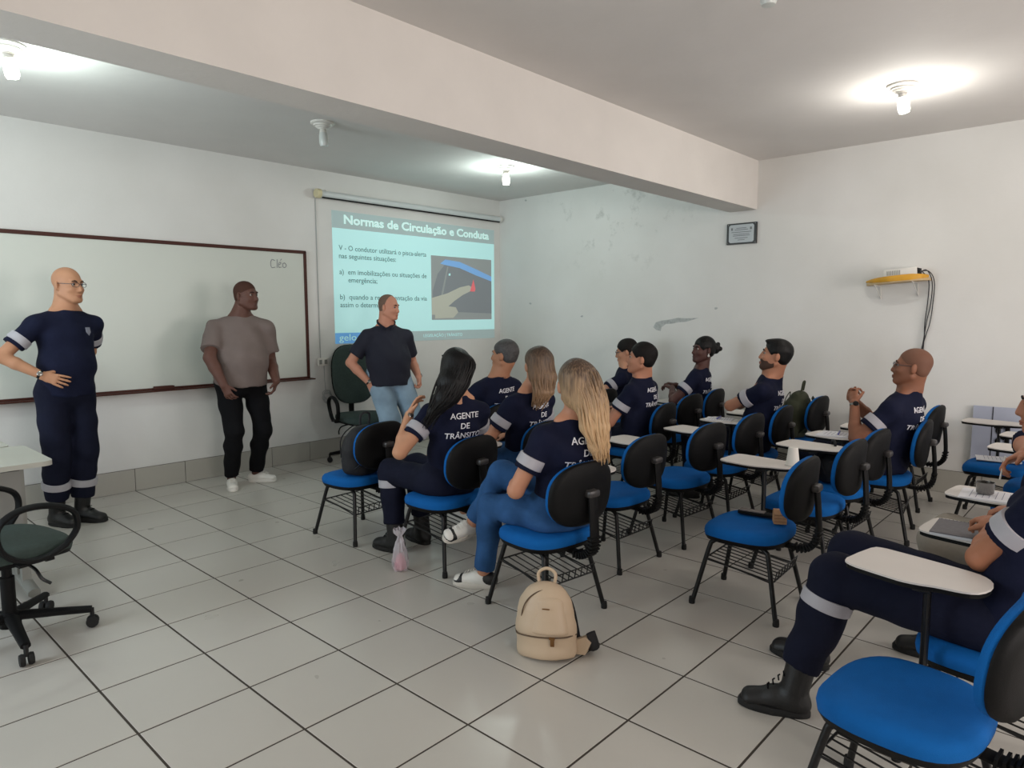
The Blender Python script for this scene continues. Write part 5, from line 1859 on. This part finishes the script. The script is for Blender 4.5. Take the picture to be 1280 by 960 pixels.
# stamp block and case on the nearest empty seat of the fourth row
bk_ = empty('wooden_block', on_chair(15, .03, -.135, .431), .5); tag(bk_, 'small wooden house-shaped block on a blue chair seat', 'block')
WOODL = mat('pale_wood', (176, 132, 92), .6, var=.15, vscale=40)
bm = B(); slab(bm, [(-.030, 0), (.030, 0), (.030, .050), (.012, .068), (-.012, .068), (-.030, .050)], -.03, .03, lambda x, y, z: (x, z, y)); obj('block_body', bm, WOODL, bk_, False)
bm = B()
for k in range(3):
    box(bm, (0, -.0305, .012 + .016 * k), (.056, .001, .002))
    box(bm, (-.0305, 0, .012 + .016 * k), (.001, .056, .002))
obj('carved_line', bm, mat('dark_wood_line', (110, 70, 44), .7), bk_, False)
gc = empty('grey_case', on_chair(15, .085, -.01, .431), math.radians(97)); tag(gc, 'slim grey and black case lying beside the wooden block', 'case')
bm = B(); box(bm, (0, 0, .010), (.20, .045, .018), bevel=.003); obj('case_body', bm, BLACKPL, gc)
bm = B(); box(bm, (.030, 0, .021), (.125, .042, .004)); obj('case_lid', bm, mat('grey_felt', (120, 112, 108), .8), gc, False)

# white cup upside down on the tablet
def ontab(i, x, y):
    return on_chair(i, x, y, .6562)


cu = empty('plastic_cup', ontab(15, .365, -.085)); tag(cu, 'tall white plastic cup standing upside down on a writing tablet', 'cup')
bm = B(); lathe(bm, [(0, .098), (.022, .098), (.024, .096), (.035, .008), (.037, .004), (.037, 0), (.034, 0)], 24); obj('cup_wall', bm, WHITELE, cu)
bm = B(); lathe(bm, [(.0365, 0), (.0385, .002), (.0385, .006), (.0365, .008)], 24); obj('rim', bm, WHITELE, cu)

# steel mug, papers on the tablet of the man with the pen
mg = empty('steel_mug', ontab(22, .35, .14)); tag(mg, 'small steel mug on the papers of the man with the pen', 'mug')
bm = B(); lathe(bm, [(0, .002), (.031, .002), (.034, .006), (.036, .052), (.037, .054), (.034, .053), (.032, .010), (0, .009)], 24); obj('mug_wall', bm, METAL, mg)
bm = B(); tube(bm, [(.035, 0, .045), (.058, 0, .040), (.056, 0, .018), (.035, 0, .013)], .004, 6, smooth=4); obj('mug_handle', bm, METAL, mg)
mg.location.z += .006
INKP = mat('printed_text', (120, 120, 140), .8)


def papers(label, i, x, y, rz, n=2, w=.20, h=.28, pen=False, z=.6562):
    X, Y, Z = on_chair(i, x, y, z)
    r = empty('paper_sheets', (X, Y, Z), rz); tag(r, label, 'papers')
    for k in range(n):
        bm = B(); box(bm, (random.uniform(-.008, .008), random.uniform(-.008, .008), .001 + .0022 * k), (w, h, .0016), rot=rrot(random.uniform(-.08, .08))); obj('sheet', bm, PAPER, r, False)
    bm = B()
    for k in range(9):
        box(bm, (random.uniform(-.01, .01), -h * .38 + k * h * .09, .0012 + .0022 * n), (w * .75, .002, .0004))
    obj('printed_lines', bm, INKP, r, False)
    if pen:
        bm = B(); tube(bm, [(-.05, 0, 0), (.08, .03, 0)], .005, 6)
        p_ = obj('pen', bm, mat('blue_pen', (40, 50, 150), .4), None, loc=(X, Y, Z + .0022 * n + .007)); tag(p_, 'blue pen lying on the ' + pen, 'pen')
    return r


papers('printed sheets under the steel mug at the right edge', 22, .34, .10, .05, 2, .20, .26)
papers('white sheets with a blue pen on the tablet of the chair with the black bag', 17, .36, .08, .1, 4, .19, .27, 'sheets next to the shaven-headed man')
papers('sheets with a blue pen on the tablet next to the bearded man', 12, .37, .16, .3, 2, .18, .20, 'sheets beside the bearded man')
papers('folded white sheet on the tablet beside the grey-haired man', 1, .35, .05, .4, 2, .15, .20)
papers('white sheets under the hands of the woman with the bun', 8, .30, .12, .2, 2, .18, .22)
papers('white sheets on the tablet of the man writing by the wall', 3, .34, .10, .1, 2, .18, .22)
papers('printed sheets lying on the seat of the chair beside the right wall', 25, .04, .0, .2, 3, .19, .26, z=.4335)

# notebook under the hands of the man in boots
nb = empty('spiral_notebook', ontab(21, .33, .10), math.radians(2)); tag(nb, 'grey spiral notebook on the writing tablet of the man in boots', 'notebook')
bm = B(); box(bm, (0, 0, .006), (.205, .275, .010)); obj('pages', bm, PAPER, nb, False)
bm = B(); box(bm, (0, 0, .0125), (.21, .28, .003)); obj('cover', bm, mat('grey_cover', (104, 102, 106), .7, var=.1, vscale=60), nb, False)
bm = B()
for k in range(22):
    y = -.13 + k * .0124
    tube(bm, [(.100 + .007 * math.cos(t), y, .007 + .009 * math.sin(t)) for t in np.linspace(0, 2 * math.pi, 8, endpoint=False)], .0009, 4, closed=True)
obj('spiral_binding', bm, BLACKMT, nb)

bpy.context.view_layer.update()
